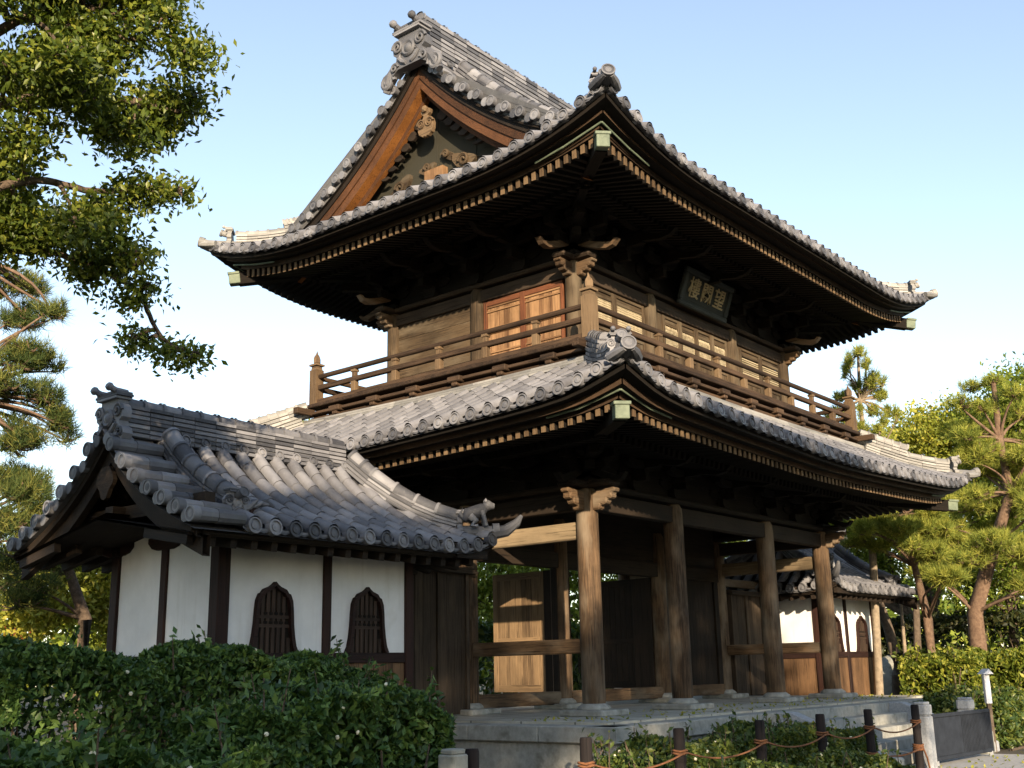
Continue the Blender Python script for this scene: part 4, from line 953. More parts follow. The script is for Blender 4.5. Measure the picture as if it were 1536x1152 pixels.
for x in (SX0-.2, SX1+.2):
    m_ = MB(); m_.prism([(PL[2]+.0, ZP+.024), (PL[2]-.35, ZP+.024), (PL[2]-2.6, ZG+.25), (PL[2]-2.6, ZG), (PL[2], ZG)], (x-.19, 0, 0), A3(0, 1, 0), A3(0, 0, 1), A3(.38, 0, 0)); m_.build('cheek_wall', 'granite', plat, bevel=.02)

# ================================================================== ground
g_ = MB(); n = 60
xs = np.linspace(-400, 400, n); P_ = np.array([[(a, b, ZG) for b in xs] for a in xs]); g_.grid(P_)
structure(g_.build('ground', 'ground'))
g_ = MB(); g_.box(4.9, 9.2, -30, PL[2]-2.1, ZG-.2, ZG+.012); structure(g_.build('path', 'pathmat'))

# ================================================================== fence posts, rope, granite posts, barrier
YF = -5.35
fx = [-10.0, -7.72, -5.35, -2.8, -.42, 1.74, 4.22]
def fy(x): return YF
pm = MB(); pm.tube([(0, 0, 0), (0, 0, 1.31), (0, 0, 1.34)], [.088, .084, .074], 12); pm.lathe((0, 0, .86), (0, 0, 1), [(.096, 0), (.098, .03), (.096, .06)], 10)
p0 = None
flab = ['dark post with rope wound round it beside the square stone post by the hedge', 'dark rope fence post alone before the bare platform kerb, below the corner column', 'dark rope fence post at the left edge of the shrubs, third from the stone bollard', 'dark rope fence post deep in the shrubs, fourth from the stone bollard', 'dark rope fence post where the shrubs end before the left cheek wall of the steps', 'dark rope fence post in front of the steps with a stone block at its foot', 'dark rope fence post standing against the tall granite post of the metal gate']
for x, lb in zip(fx, flab):
    if p0 is None: o = p0 = pm.build('fence_post', 'blackpost', smooth=40)
    else: o = p0.copy(); COL.objects.link(o)
    o.location = (x*S, fy(x)*S, ZG*S); o.rotation_euler = (random.uniform(-.02, .02), random.uniform(-.02, .02), random.uniform(0, 6)); tag(o, lb, 'post', 'dark rope fence posts')
ZR = ZG+1.0
rp = MB()
for a, b in zip(fx[:-1], fx[1:]):
    t = np.linspace(0, 1, 14); sag = .05*abs(b-a)+.03
    pts = np.c_[a+(b-a)*t, np.array([fy(q) for q in a+(b-a)*t])-.09, ZR-sag*4*t*(1-t)]
    rp.tube(pts, .015, 6)
for x in fx:
    for k in range(2): rp.tube([(x+.105*math.cos(a), fy(x)+.105*math.sin(a), ZR-.02+.04*k+.008*math.sin(3*a)) for a in np.linspace(0, 6.283, 13)], .016, 6)
tag(rp.build('barrier_rope', 'rope', smooth=60), 'thin rust brown rope sagging between the dark fence posts', 'rope')
rp = MB()
for x, z in ((fx[0], .72), (fx[5], .42), (fx[6], .42)):
    for k in range(4): rp.tube([(x+(.105+.01*random.random())*math.cos(a), fy(x)+.105*math.sin(a), ZG+z+.035*k+.01*math.sin(2*a+k)) for a in np.linspace(0, 6.283, 13)], .017, 6)
t = np.linspace(0, 1, 14)
rp.tube(np.c_[fx[5]+(fx[6]-fx[5])*t, np.array([fy(q) for q in fx[5]+(fx[6]-fx[5])*t])-.1, ZG+.48-.35*t*(1-t)], .02, 6)
rp.tube([(fx[6]+.1, fy(fx[6])-.05, ZG+.5), (fx[6]+.18, fy(fx[6])-.1, ZG+.25), (fx[6]+.22, fy(fx[6])-.12, ZG+.02)], .02, 6)
tag(rp.build('tie_rope', 'rope', smooth=60), 'orange rope wound low on the last two posts before the steps', 'rope')
def gpost(x, y, h, w_, label, mt='granite'):
    m_ = MB(); q = w_/2; c = q*.72
    def ring_(s): return [(-q*s, -c*s), (-c*s, -q*s), (c*s, -q*s), (q*s, -c*s), (q*s, c*s), (c*s, q*s), (-c*s, q*s), (-q*s, c*s)]
    def seg(z0, z1, s): m_.prism(ring_(s), (x, y, z0), A3(1, 0, 0), A3(0, 1, 0), A3(0, 0, z1-z0), rnd=.5)
    seg(ZG, ZG+h-.30, 1); seg(ZG+h-.30, ZG+h-.27, .9); seg(ZG+h-.27, ZG+h-.06, 1); seg(ZG+h-.06, ZG+h, .82)
    o = m_.build('granite_post', mt, None, (x, y, ZG), bevel=.02); tag(o, label, 'stone post')
gpost(4.72, -5.32, 1.38, .36, 'pale granite post at the left end of the metal gate')
gpost(8.55, -5.0, 1.36, .36, 'pale granite post behind the right end of the metal gate')
gpost(-10.32, -5.35, 1.36, .28, 'square mossy stone post next to the rope wound dark post by the hedge', 'boulder')
bar = thing('metal_barrier', 'low dark metal barrier gate with vertical bars between granite posts', 'barrier gate', (6.7, -5.3, ZG))
pa, pb = A3(5.15, -5.35, 0), A3(8.45, -5.55, 0); dd = unit(pb-pa)
m_ = MB()
for z in (.16, 1.06): m_.beam(pa+A3(0, 0, ZG+z), pb+A3(0, 0, ZG+z), .07, .08)
for q in (pa, pb): m_.beam(q+A3(0, 0, ZG+.12), q+A3(0, 0, ZG+1.10), .07, .07, up=(0, 1, 0))
m_.build('frame', 'metal', bar, bevel=.01)
m_ = MB()
for k in range(1, 40): q = pa+(pb-pa)*k/40; m_.beam(q+A3(0, 0, ZG+.2), q+A3(0, 0, ZG+1.02), .03, .03, up=(0, 1, 0))
m_.build('bars', 'metal', bar)
m_ = MB(); m_.obox((pa+pb)/2+A3(-.85, .04, ZG+.61), dd*.75, (0, .012, 0), (0, 0, .40)); m_.build('back_sheet', 'metal', bar)
m_ = MB(); m_.beam(pb+A3(-.1, 0, ZG), pb+A3(-.1, 0, ZG+.14), .06, .06, up=(0, 1, 0)); m_.beam(pa+A3(.1, 0, ZG), pa+A3(.1, 0, ZG+.14), .06, .06, up=(0, 1, 0)); m_.build('foot', 'granite', bar)
def blockstone(x, y, sx, sy, h, lab):
    m_ = MB(); m_.prism([(-sx, -sy), (sx*.96, -sy*.95), (sx, sy), (-sx*.97, sy*.97)], (x, y, ZG), A3(1, 0, 0), A3(0, 1, 0), A3(0, 0, h)); tag(m_.build('stone_block', 'stone', None, (x, y, ZG), bevel=.04), lab, 'stone block')
blockstone(1.9, -5.45, .42, .35, .42, 'weathered stone block at the foot of the rope post before the steps')
blockstone(9.25, -5.0, .30, .3, .55, 'low square stone block just right of the metal gate')
mp = cam_loc+(lambda v: v/np.linalg.norm(v))(cF*1668.06+cR*(1480-768)-cU*(1030-576))*31.5
mk = thing('marker_post', 'small white wooden marker post with peaked cap before the sunny hedge', 'marker post', (mp[0], mp[1], ZG))
u_ = unit((cR[0], cR[1], 0)); w_ = A3(-u_[1], u_[0], 0)
m_ = MB(); m_.obox((mp[0], mp[1], mp[2]-.05), u_*.07, w_*.07, (0, 0, .36)); m_.build('board', 'white', mk, bevel=.01)
m_ = MB(); m_.prism([(-.13, 0), (.13, 0), (.02, .13)], (mp[0]-w_[0]*.2, mp[1]-w_[1]*.2, mp[2]+.31), u_, A3(0, 0, 1), w_*.4); m_.build('cap', 'white', mk)
m_ = MB(); m_.obox((mp[0], mp[1], (ZG+mp[2]-.41)/2), u_*.05, w_*.05, (0, 0, (mp[2]-.41-ZG)/2)); m_.build('stake', 'barkmid', mk)

# ================================================================== vegetation
def hull_points(n, boxes, bias=.55):
    """points in and near the skin of rounded boxes (x0,x1,y0,y1,z0,z1)"""
    vol = np.array([(b[1]-b[0]+.6)*(b[3]-b[2]+.6)*(b[5]-b[4]+.4) for b in boxes])**.75; out = []
    for b, k in zip(boxes, (n*vol/vol.sum()).astype(int)):
        c = A3((b[0]+b[1])/2, (b[2]+b[3])/2, (b[4]+b[5])/2); h = A3((b[1]-b[0])/2, (b[3]-b[2])/2, (b[5]-b[4])/2)
        p = rng.uniform(-1, 1, (k, 3)); ax = rng.choice(3, k, p=[.2, .35, .45]); sg = np.where(ax == 2, 1, rng.choice([-1, 1], k))
        skin = rng.random(k) < bias+.3; dep = 1-rng.exponential(.07, k).clip(0, .5)
        q = p.copy(); q[np.arange(k)[skin], ax[skin]] = (sg*dep)[skin]
        q = np.sign(q)*np.abs(q)**.9; r = np.linalg.norm(q[:, :2]**4, axis=1)
        lum = .13*np.sin(q[:, 0]*h[0]*2.1+1)+.10*np.sin(q[:, 0]*h[0]*4.7+q[:, 1]*3)+.08*np.sin(q[:, 1]*h[1]*5)
        x = c+q*h*(1-.10*r[:, None]); x[:, 2] += lum*.9*(q[:, 2] > 0)*q[:, 2]; x[:, 1] += lum*.6; out.append(x)
    return np.vstack(out)
def hedge(name, lab, boxes, n, size, m, group=None, flowers=0, sprigs=0, cat='hedge', rnd=None):
    c = A3((boxes[0][0]+boxes[0][1])/2, (boxes[0][2]+boxes[0][3])/2, ZG)
    h = thing(name, lab, cat, c, group)
    pts = hull_points(n, boxes); st = MB()
    for b in boxes:
        for k in range(int((b[1]-b[0])*3)+4):
            x, y = random.uniform(b[0], b[1]), random.uniform(b[2], b[3]); z = random.uniform(b[5]-.8, b[5]-.35)
            st.tube([(x, y, ZG), (x+random.uniform(-.15, .15), y+random.uniform(-.15, .15), (ZG+z)/2), (x+random.uniform(-.35, .35), y+random.uniform(-.3, .3), z)], [.03, .022, .012], 5, False)
    for b in boxes:                           # roots running together under the leaves
        for y in np.linspace(b[2], b[3], 4): st.tube([(b[0], y, ZG+.02), (b[1], y, ZG+.02)], .03, 5, False)
    P_ = []
    for k in range(sprigs):
        b = random.choice(boxes); x, y = random.uniform(b[0], b[1]), random.uniform(b[2], b[3]); hh = random.uniform(.1, .42)
        tip = A3(x+random.uniform(-.15, .15), y+random.uniform(-.15, .15), b[5]+hh); base = A3(x, y, b[5]-.2); st.tube([base, tip], [.012, .006], 4, False)
        for q in np.linspace(.25, 1, int(8+hh*14)): P_.append(base+(tip-base)*q+rng.normal(size=3)*.045)
    if P_: pts = np.vstack([pts, np.array(P_)])
    leafmesh('leaves', pts, size, m, h, up=.4, loc=c); st.build('stems', 'bark', h)
    if flowers:
        f_ = MB(); pp = hull_points(flowers, boxes, .7)
        for p in pp: f_.lathe(p-A3(.05, .05, -.03), unit(rng.normal(size=3)+A3(-.6, -.6, .3)), [(.01, -.015), (.029, 0), (.024, .02), (0, .024)], 6)
        f_.build('flowers', 'flower', h)['kind'] = 'stuff'
    return h
hedge('tea_hedge', 'tall dark green tea hedge with cream flowers in front of the white pavilion', [(-19, -7.3, -1.0, .5, ZG, 1.05), (-16.5, -13.2, -1.2, .3, .2, 1.0), (-7.9, -6.5, -.8, .5, ZG, .60)], 76000, .145, 'tea', None, 70, 50)
hedge('clipped_bush', 'rounded dark green flowering bush at the left end of the platform', [(-12.6, -9.2, -4.6, -2.6, ZG, .42), (-10.8, -8.5, -3.7, -1.9, ZG, .34)], 30000, .14, 'tea', None, 45, 22, cat='bush')
hedge('low_hedge', 'low dark hedge nearest the viewer along the bottom left edge', [(-19, -13.5, -7.0, -4.8, ZG, .12)], 40000, .135, 'tea', None, 40, 16)
hedge('platform_shrub', 'loose shrub with upright sprigs between the rope fence and the platform corner', [(-4.9, -2.2, -4.9, -3.1, ZG, -.66)], 14000, .125, 'shrub', 'shrubs between the rope fence and platform', 25, 30, cat='shrub')
hedge('platform_shrub', 'bushy yellow green shrub spilling under the rope in front of the platform kerb', [(-2.3, 1.2, -5.0, -3.2, ZG, -.56)], 17000, .125, 'shrub', 'shrubs between the rope fence and platform', 25, 34, cat='shrub')
hedge('platform_shrub', 'dark shrub beside the left cheek wall of the stone steps', [(1.0, 3.6, -4.9, -3.2, ZG, -.72)], 12000, .12, 'shrub', 'shrubs between the rope fence and platform', 16, 26, cat='shrub')
hedge('platform_shrub', 'low shrub along the very bottom edge in front of the rope fence', [(-9.0, 0.5, -6.9, -5.7, ZG, -.92)], 15000, .12, 'shrub', 'shrubs between the rope fence and platform', 25, 22, cat='shrub')

#==PART3==
def at(px, py, dist):
    v = cF*1668.06+cR*(px-768)-cU*(py-576); return cam_loc+v/np.linalg.norm(v)*dist
def onground(px, dist):
    p = at(px, 1000, dist); p[2] = ZG; return p
def curve(a, b, bend, n=7):
    a, b = A3(*a), A3(*b); t = np.linspace(0, 1, n)[:, None]; return a+(b-a)*t+A3(*bend)*np.sin(np.pi*t)
def blob_clusters(c, r, k):
    q = rng.normal(size=(k, 3)); q /= np.linalg.norm(q, axis=1)[:, None]; q *= (rng.random((k, 1))**.45)
    return A3(*c)+q*np.asarray(r)
def broadleaf(name, lab, base, fork, blobs, n, size, m, bark='bark', trunk_r=.3, spread=.3, group=None, per=26, cat='tree', hang=.3, limb=.3, limbs=None):
    """blobs: (centre, radius or (rx,ry,rz)); leaves gather in clumps on twigs"""
    base = A3(*base); t = thing(name, lab, cat, base, group); fork = A3(*fork)
    tr = MB(); tr.tube(curve(base, fork, (random.uniform(-.2, .2), random.uniform(-.2, .2), 0)), np.linspace(trunk_r*1.25, trunk_r*.75, 7), 12)
    tr.build('trunk', bark, t, smooth=60); vol = np.array([np.prod(np.broadcast_to(b[1], 3))**.67 for b in blobs]); P_ = []; R_ = []; lb = MB()
    if limbs:
        for pl, r0 in limbs:
            q = np.array(pl); tt = np.linspace(0, len(q)-1, len(q)*5); sm = np.array([np.interp(tt, range(len(q)), q[:, i]) for i in range(3)]).T
            sm[1:-1] = (sm[:-2]+sm[1:-1]*2+sm[2:])/4; sm += np.cumsum(rng.normal(size=sm.shape)*.012, 0); lb.tube(sm, np.linspace(r0, .025, len(sm)), 8)
        LP = np.vstack([np.array([np.interp(np.linspace(0, len(pl)-1, 40), range(len(pl)), np.array(pl)[:, i]) for i in range(3)]).T for pl, _ in limbs])
    for (c, r), k in zip(blobs, (n*vol/vol.sum()/per).astype(int)+1):
        c = A3(*c); st_ = LP[np.argmin(((LP-c)**2).sum(1))] if limbs else fork; L = np.linalg.norm(c-st_)
        if L > .05: lb.tube(curve(st_, c, (0, 0, .08*L)), np.linspace(.035 if limbs else min(limb, trunk_r*.55), .014 if limbs else .03, 7), 6)
        cl = blob_clusters(c, r, k); tone = rng.random(k)
        for q in cl[:max(4, k//5)]: lb.tube(curve(c+(q-c)*.1, q, (0, 0, .05), 4), [.03, .022, .015, .008], 4, False)
        p = np.repeat(cl, per, 0); off = rng.normal(size=p.shape)*spread; off[:, 2] = off[:, 2]*.7-hang*np.abs(off[:, 2])*.4; P_.append(p+off); R_.append(np.clip(np.repeat(tone, per)*.6+rng.random(len(p))*.4, 0, 1))
    lb.build('branches', bark, t, smooth=60); leafmesh('crown', np.vstack(P_), size, m, t, up=.35, rnd=np.concatenate(R_), loc=base)
    return t
def pine(name, lab, trunk, pads, m, n=1700, K=12, L=.34, wd=.02, bark='barkred', tr=.24, group=None):
    trunk = [A3(*p) for p in trunk]; t = thing(name, lab, 'pine tree', trunk[0], group); k = MB()
    k.tube(trunk, np.linspace(tr*1.15, tr*.3, len(trunk)), 9); k.build('trunk', bark, t, smooth=60); lb = MB(); C_ = []; Dn = []
    vol = np.array([p[1]*p[2] for p in pads]); tz = np.array(trunk)
    for (c, r, h), cnt in zip(pads, (n*vol/vol.sum()).astype(int)+6):
        c = A3(*c); j = np.argmin(np.abs(tz[:, 2]-(c[2]-.5))); a = tz[j]; Ln = np.linalg.norm(c-a)
        mid = curve(a, c-A3(0, 0, h*.5), (random.uniform(-.12, .12)*Ln, random.uniform(-.12, .12)*Ln, .06*Ln), 8); lb.tube(mid, np.linspace(max(.04, tr*.25), .02, 8), 6)
        q = rng.normal(size=(cnt, 3)); q /= np.linalg.norm(q, axis=1)[:, None]; q *= rng.random((cnt, 1))**.4; p = c+q*A3(r, r, h)
        for x in p[:max(5, cnt//7)]: lb.tube(curve(c-A3(0, 0, h*.5)+(x-c)*.15, x, (0, 0, -.05), 4), [.03, .025, .018, .012], 4, False)
        C_.append(p); d = (p-c)/A3(r, r, h)*.5; d[:, 2] += .35; Dn.append(d)
    lb.build('branches', bark, t, smooth=60); needlemesh('needles', np.vstack(C_), np.vstack(Dn), m, t, K, L, wd, loc=trunk[0]); return t
px = lambda r, d: r*d/1668.
def split(pads, k, f=.55, w_=.62):
    out = []
    for c, r, h in pads:
        for i in range(k):
            a_ = random.uniform(0, 6.283); q_ = r*w_*math.sqrt(random.random()); out.append((A3(*c)+A3(q_*math.cos(a_), q_*math.sin(a_), random.uniform(-.7, .7)*h), r*f*random.uniform(.75, 1.2), h*random.uniform(.6, .9)))
    return out
# near camphor hanging in from the left
DC = 16.
bl = [((40, 40), 120, 0), ((170, 30), 105, .6), ((265, 60), 48, 0), ((70, 150), 100, -.8), ((190, 130), 95, .3), ((262, 170), 45, -.2), ((10, 235), 55, .5), ((200, 190), 52, 0), ((115, 312), 58, -.6), ((215, 290), 48, .2), ((45, 340), 75, .4),
      ((150, 360), 55, .1), ((252, 300), 26, 0), ((110, 400), 40, 0), ((205, 400), 30, .1), ((205, 455), 36, 0), ((225, 500), 34, .1), ((262, 525), 28, 0), ((285, 535), 20, 0), ((-90, 130), 160, 1.), ((-120, 330), 130, .5), ((20, -80), 150, 0), ((-300, 80), 150, .8), ((-250, -90), 160, -.5), ((-420, 190), 150, .4), ((-390, -70), 160, 0), ((-110, -170), 150, .6)]
blobs = []
for p, r, dz in bl:
    for k in range(max(2, int(r/15))):
        a_, q_ = random.uniform(0, 6.283), r*math.sqrt(random.random())*.78
        rr = random.uniform(.32, .52)*min(r, 75)+6
        blobs.append((at(p[0]+q_*math.cos(a_), p[1]+q_*math.sin(a_), DC+dz+random.uniform(-.6, .6)), px(rr, DC)*A3(1, 1, .75)))
broadleaf('camphor_tree', 'near broadleaf tree whose glossy leafy branches hang into the upper left corner', onground(-330, 15.5), at(-300, 420, 15.8), blobs, 76000, .108, 'camphor', 'bark', .42, .14, None, 20, limbs=[([at(*q, 15.8) for q in ((-300, 425), (-306, 380), (-318, 250), (-296, 90), (-262, -80), (-250, -190))], .31), ([at(*q, 16) for q in ((-310, 330), (-370, 180), (-420, 60), (-430, -60))], .15), *(([at(*q, DC+dz) for q, dz in ln], r0) for ln, r0 in (
    ((((-300, 420), -.2), ((-120, 250), 0), ((-10, 160), 0), ((60, 148), .2), ((150, 142), .1), ((215, 150), 0), ((275, 165), .1)), .11),
    ((((-300, 420), -.2), ((-120, 395), .2), ((20, 380), .3), ((75, 378), 0), ((140, 402), 0), ((190, 425), .1), ((210, 460), 0), ((235, 505), .1), ((290, 540), .1)), .06),
    ((((-120, 250), 0), ((-60, 90), .5), ((40, 30), 0), ((130, 10), .3), ((230, 40), .2), ((280, 60), .1)), .08),
    ((((-120, 395), .2), ((-20, 290), -.4), ((70, 270), -.2), ((150, 290), 0), ((210, 280), .1), ((255, 300), 0)), .07)))])
# left pines and lit trees behind the pavilion
dl = 32.
pads = [(at(x, y, dl+random.uniform(-.6, .6)), px(r, dl), px(h, dl)) for x, y, r, h in ((35, 425, 50, 22), (70, 470, 26, 12), (30, 480, 46, 18), (20, 530, 55, 18), (60, 545, 32, 12), (10, 590, 55, 20), (70, 600, 40, 18), (85, 640, 34, 20), (30, 650, 60, 22), (20, 715, 55, 22), (60, 750, 60, 22), (15, 790, 70, 24), (-60, 560, 80, 30), (-60, 700, 80, 30), (100, 775, 40, 14))]
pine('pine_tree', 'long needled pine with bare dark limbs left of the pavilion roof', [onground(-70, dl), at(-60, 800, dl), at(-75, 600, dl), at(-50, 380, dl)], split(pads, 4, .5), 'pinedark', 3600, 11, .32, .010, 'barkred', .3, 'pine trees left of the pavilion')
d2 = 37.
pads = [(at(x, y, d2+random.uniform(-1, 1)), px(r, d2), px(h, d2)) for x, y, r, h in ((20, 850, 70, 26), (110, 830, 60, 22), (60, 895, 70, 22), (150, 880, 50, 18), (140, 925, 40, 14), (-20, 920, 60, 22), (130, 775, 60, 20))]
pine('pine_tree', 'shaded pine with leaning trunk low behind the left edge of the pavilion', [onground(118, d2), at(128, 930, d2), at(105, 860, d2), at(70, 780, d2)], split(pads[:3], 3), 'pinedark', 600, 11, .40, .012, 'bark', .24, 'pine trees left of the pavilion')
d3 = 44.
broadleaf('garden_tree', 'sunlit yellow green tree with slanting pale trunk behind the pavilion corner', onground(228, d3), at(190, 905, d3), [(at(x, y, d3+random.uniform(-1, 1)), px(r, d3)) for x, y, r in ((140, 880, 55), (80, 905, 50), (170, 930, 36), (40, 860, 60), (110, 820, 60), (20, 930, 36), (175, 850, 40))], 13000, .24, 'autumn', 'barkpale', .24, .32)
broadleaf('maple_tree', 'small red leaved tree low at the far left edge', onground(10, 50), at(14, 975, 50), [(at(18, 962, 50), px(26, 50)), (at(-8, 975, 50), px(26, 50))], 1200, .26, 'maple', 'bark', .12, .25)
# right side: pines behind the far pavilion
dr = 43.
pads = [(at(x, y, dr+random.uniform(-.5, .5)), px(r, dr), px(h, dr)) for x, y, r, h in ((1288, 540, 17, 10), (1272, 552, 12, 8), (1312, 566, 15, 9), (1290, 585, 18, 9), (1262, 598, 13, 8), (1328, 592, 12, 7), (1300, 612, 14, 8), (1250, 618, 15, 9), (1335, 620, 12, 9), (1312, 642, 22, 12), (1268, 640, 14, 10), (1335, 668, 24, 14), (1300, 690, 22, 12))]
pine('pine_tree', 'slender young pine rising alone against the sky beside the balcony corner', [onground(1312, dr), at(1310, 850, dr), at(1300, 700, dr), at(1290, 600, dr), at(1287, 530, dr)], split([(c, r*.9, h*1.2) for c, r, h in pads], 4, .36, 1.15), 'pine', 1000, 10, .26, .012, 'barkpale', .15, 'pine trees right of the gate')
db = 46.
pads = [(at(x, y, db+random.uniform(-1, 1)), px(r, db), px(h, db)) for x, y, r, h in ((1455, 580, 18, 8), (1490, 572, 16, 7), (1520, 590, 20, 9), (1440, 605, 20, 8), (1475, 612, 20, 8), (1536, 620, 30, 12))]
for k in range(46):
    x, y = random.uniform(1385, 1560), random.uniform(640, 880)
    if y < 700 and x < 1430: continue
    pads.append((at(x, y, db+random.uniform(-2.5, 2.5)), px(random.uniform(20, 36), db), px(random.uniform(8, 15), db)))
pine('pine_tree', 'old contorted pine with crooked bare limbs at the right edge of the picture', [onground(1470, db), at(1462, 920, db), at(1490, 820, db), at(1515, 740, db), at(1500, 660, db), at(1490, 575, db)], pads, 'pine', 5200, 12, .30, .012, 'barkred', .3, 'pine trees right of the gate')
dm = 42.
pads = [(at(x, y, dm+random.uniform(-.8, .8)), px(r, dm), px(h, dm)) for x, y, r, h in ((1320, 780, 40, 13), (1290, 790, 30, 11), (1362, 795, 40, 14), (1395, 760, 34, 14), (1300, 815, 30, 9), (1380, 825, 40, 12), (1330, 750, 30, 12), (1425, 860, 36, 11), (1400, 800, 30, 10))]
pine('pine_tree', 'spreading pine whose needles overhang the roof of the far pavilion', [onground(1398, dm+3), at(1392, 930, dm+3), at(1372, 850, dm+2), at(1358, 770, dm)], split(pads, 3), 'pine', 2600, 12, .30, .012, 'barkred', .2, 'pine trees right of the gate')
def crown(name, lab, basepx, d, pts, n, size, m, tr=.25, group='broadleaf trees right of the gate'):
    b = onground(basepx, d); f = at(basepx, 930, d)
    broadleaf(name, lab, b, f, [(at(x, y, d+random.uniform(-1.5, 1.5)), px(r, d)) for x, y, r in pts], n, size, m, 'bark', tr, .38, group, 24)
crown('garden_tree', 'yellow green broadleaf tree between the far roof corner and the old pine', 1400, 54, [(1400, 670, 50), (1350, 700, 46), (1440, 660, 40), (1380, 630, 26), (1330, 740, 50), (1410, 740, 60), (1370, 690, 40), (1360, 780, 50), (1340, 650, 30), (1310, 680, 40), (1450, 720, 50), (1420, 800, 60), (1480, 640, 36), (1390, 655, 44), (1345, 690, 40), (1320, 715, 36), (1430, 640, 40)], 30000, .20, 'autumn')
crown('garden_tree', 'bright green broadleaf tree behind the crooked pine at the right edge', 1520, 52, [(1510, 700, 60), (1460, 700, 50), (1540, 640, 50), (1480, 780, 60), (1550, 780, 60), (1510, 860, 55), (1450, 870, 50), (1530, 600, 34), (1490, 650, 40), (1465, 622, 34), (1505, 605, 36), (1536, 585, 40), (1440, 650, 40)], 32000, .20, 'green')
crown('garden_tree', 'dense green tree filling the gap beyond the far pavilion roof', 1370, 58, [(1320, 840, 60), (1290, 790, 50), (1270, 720, 50), (1180, 830, 40), (1105, 815, 44), (1060, 820, 40), (1230, 800, 40)], 28000, .20, 'green')
crown('garden_tree', 'leafy tree glimpsed through the open bays behind the gate', 735, 62, [(735, 880, 50), (720, 960, 50), (860, 930, 50), (780, 850, 60), (880, 1000, 40), (700, 900, 50), (830, 860, 60), (900, 840, 60), (960, 840, 50), (780, 830, 50), (920, 940, 60), (960, 900, 60), (1010, 950, 50), (735, 820, 60), (870, 830, 60), (720, 900, 60)], 26000, .28, 'green', .25, None)
crown('garden_tree', 'tree top peeping over the ridge behind the left pavilion', 440, 52, [(435, 640, 16), (450, 660, 30), (420, 665, 24), (440, 720, 60)], 2200, .28, 'green', .25, None)
# trunk props, boulder
t = MB(); a, b = onground(1368, 47.), at(1374, 900, 47.); t.tube([a, a+(b-a)*.5+A3(.1, 0, 0), b], [.19, .16, .13], 10); tag(t.build('pollard_trunk', 'barkmid', None, a, smooth=60), 'thick pale cut trunk standing behind the sunny hedge', 'trunk')
t = MB(); a, b = onground(1358, 46), at(1350, 890, 46); t.tube([a, b], [.07, .06], 7); tag(t.build('prop_pole', 'barkpale', None, a), 'thin upright prop pole left of the pale cut trunk', 'pole')
t = MB(); a = onground(1322, 47.5); q = at(1308, 880, 47.5); t.tube(curve(a+A3(.25, -.3, 0), q, (.3, -.3, 0)), np.linspace(.24, .17, 7), 10); tag(t.build('leaning_trunk', 'barkmid', None, a, smooth=60), 'leaning pale trunk right behind the corner of the far pavilion', 'trunk')
t = MB(); c = onground(1336, 49); prof = [(1.0, -.2), (1.1, .5), (1.05, 1.1), (.85, 1.7), (.6, 2.2), (.3, 2.5), (0, 2.6)]; t.lathe(c, (0.08, .03, 1), prof, 16)
v = t.v[0]; v += np.sin(v@rng.normal(size=(3, 3))*2.)*.12; tag(t.build('boulder', 'boulder', None, c, smooth=30), 'large upright grey boulder under the trees beside the far pavilion', 'boulder')
# right hedges
hedge('sunny_hedge', 'clipped yellow green hedge in full sun beyond the right end of the platform', [(20.9, 24.2, -1.5, 1.5, ZG, .98), (22.2, 26.5, -4.5, -1.2, ZG, 1.0), (24, 29, -8, -4.2, ZG, 1.0)], 42000, .23, 'hedge', None, 0, 40)
hedge('shade_shrub', 'dark shrubby clump behind the metal gate at the right edge', [(10.4, 13.6, -5.4, -2.8, ZG, -.20), (13.2, 17.5, -7.2, -5.0, ZG, -.35)], 13000, .17, 'shrub', None, 0, 26, cat='shrub')
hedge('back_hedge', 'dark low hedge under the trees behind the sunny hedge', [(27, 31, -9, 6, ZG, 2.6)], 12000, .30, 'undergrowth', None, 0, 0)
# far woodland closing the view
pts = []; 
for ang in np.linspace(-42, 42, 60):
    d = random.uniform(84, 100); p = at(768+1668*math.tan(math.radians(ang)), 1000, d*1.0); hgt = random.uniform(5.5, 9) if ang > 12 or ang < -14 else random.uniform(3, 5)
    pts.append(blob_clusters((p[0], p[1], hgt*.45), (3.4, 3.4, hgt*.55), 260))
P_ = np.vstack(pts); P_ = P_[P_[:, 2] > ZG]; o = leafmesh('woodland', P_, 1.1, 'green', None, up=.3); tag(o, 'distant tree belt closing the view behind the gate', 'woodland', None, 'stuff')
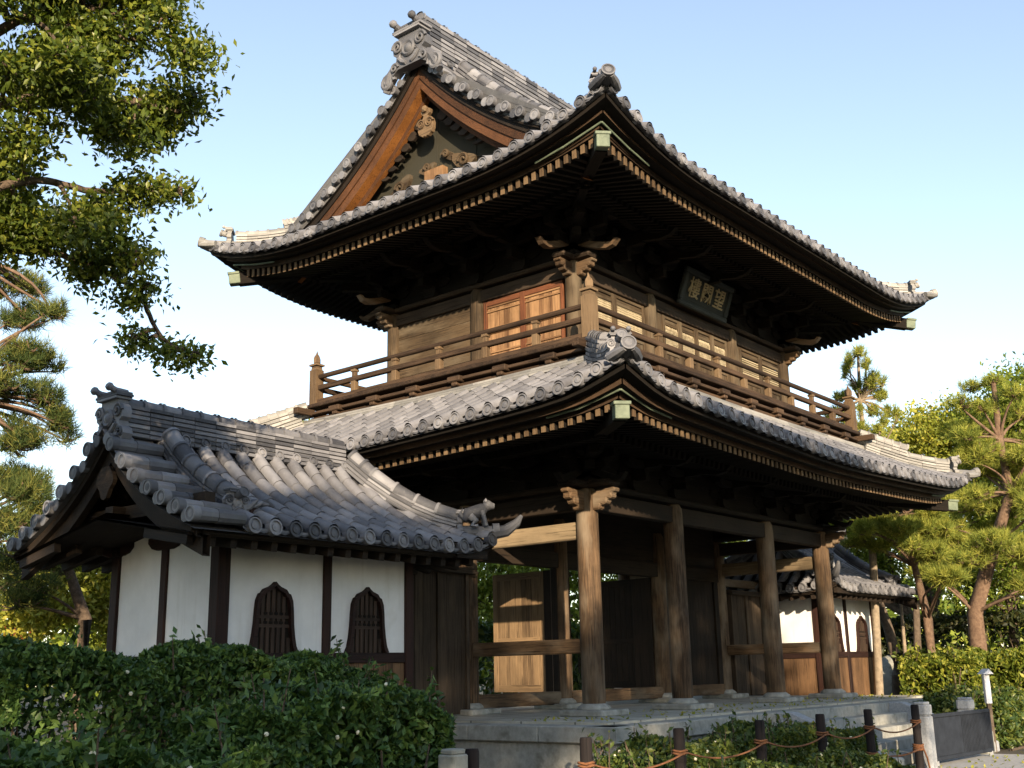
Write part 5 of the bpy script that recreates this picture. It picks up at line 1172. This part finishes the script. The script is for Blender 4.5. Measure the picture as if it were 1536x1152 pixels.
# trees behind the viewpoint whose shade falls over the lower gate
def shade(name, lab, tx, blobs):
    off = sdir*40; c = [(A3(x, -3.7, z)+off, (r, r*.8, r)) for x, z, r in blobs]
    base = A3(tx, -3.7, 0)+off; base[2] = ZG; fork = base.copy(); fork[2] = 4.5
    broadleaf(name, lab, base, fork, c, 1350*len(blobs), .36, 'green', 'bark', .4, .34, 'shade trees behind the viewpoint', 18)
shade('shade_tree', 'tall broadleaf tree standing behind the viewpoint, shading the lower front roof', 3, [(.4, 4.7, 1.5), (2.6, 5.0, 1.6), (5, 4.9, 1.7), (7, 4.2, 1.5), (1.2, 2.5, 2.1), (4.5, 2.2, 2.4), (7.6, 1.5, 1.9)])
shade('shade_tree', 'wide broadleaf tree behind the viewpoint to the left, shading the white pavilion', -12, [(-9.2, 4.8, 1.5), (-11.3, 5.3, 1.7), (-13.6, 5.2, 2.0), (-9.5, 2.9, 1.9), (-7.3, 4.5, 1.25), (-6.3, 3.2, 1.1), (-12.3, 2.9, 2.2), (-15.3, 3.2, 2.0), (-16.5, 5.6, 1.7)])
shade('shade_tree', 'low bushy tree behind the viewpoint, shading the platform and the rope fence', -3, [(-6.4, 1.3, 1.6), (-4, 1.1, 1.6), (-1.9, 1.5, 1.5), (-3.3, 1.95, 1.35), (9.6, .4, 1.4), (-9.5, .4, 1.9), (0, -.2, 1.9), (4, -.3, 1.9), (-13, 0, 2)])

# unseen tree belt added behind the viewpoint to block low sky light
pts = []; hh = A3(sun_h[0], sun_h[1], 0); ee = A3(-sun_h[1], sun_h[0], 0)
for u_ in np.arange(-75, 85, 4.5):
    open_ = -17 < u_ < 26
    for k in range(2):
        al = 72+8*k+random.uniform(-3, 3) if open_ else 44+9*k+random.uniform(-3, 3)
        top = random.uniform(13.5, 16.5) if open_ else random.uniform(20, 27)
        c = hh*al+ee*(u_+random.uniform(-1.5, 1.5)); pts.append(blob_clusters((c[0], c[1], ZG+top*.5), (3.6, 3.6, top*.52), 420))
P_ = np.vstack(pts); P_ = P_[P_[:, 2] > ZG]; tag(leafmesh('sky_screen_trees', P_, 1.25, 'green', None, up=.3), 'unseen belt of trees added behind the viewpoint to block low sky light', 'woodland', None, 'stuff')

hedge('rear_hedge', 'green hedge glimpsed low through the open middle bay behind the gate', [(2, 24, 15, 17.5, ZG, 2.6)], 9000, .42, 'shrub', None, 0, 0)

# fallen leaves on paving and path
q = np.c_[rng.uniform(-3, 15, 420), rng.uniform(-2.6, .5, 420), np.full(420, -.225)]; q = q[(q[:, 0] > -2.5) & (q[:, 1] > -2.0)]
q2 = np.c_[rng.uniform(3, 16, 300), rng.uniform(-9, -5.4, 300), np.full(300, ZG+.03)]
tag(leafmesh('fallen_leaves', np.vstack([q, q2]), .11, 'autumn', None, up=3., loc=(0, 0, ZG)), 'scattered fallen leaves on the paving and the path', 'leaves', None, 'stuff')
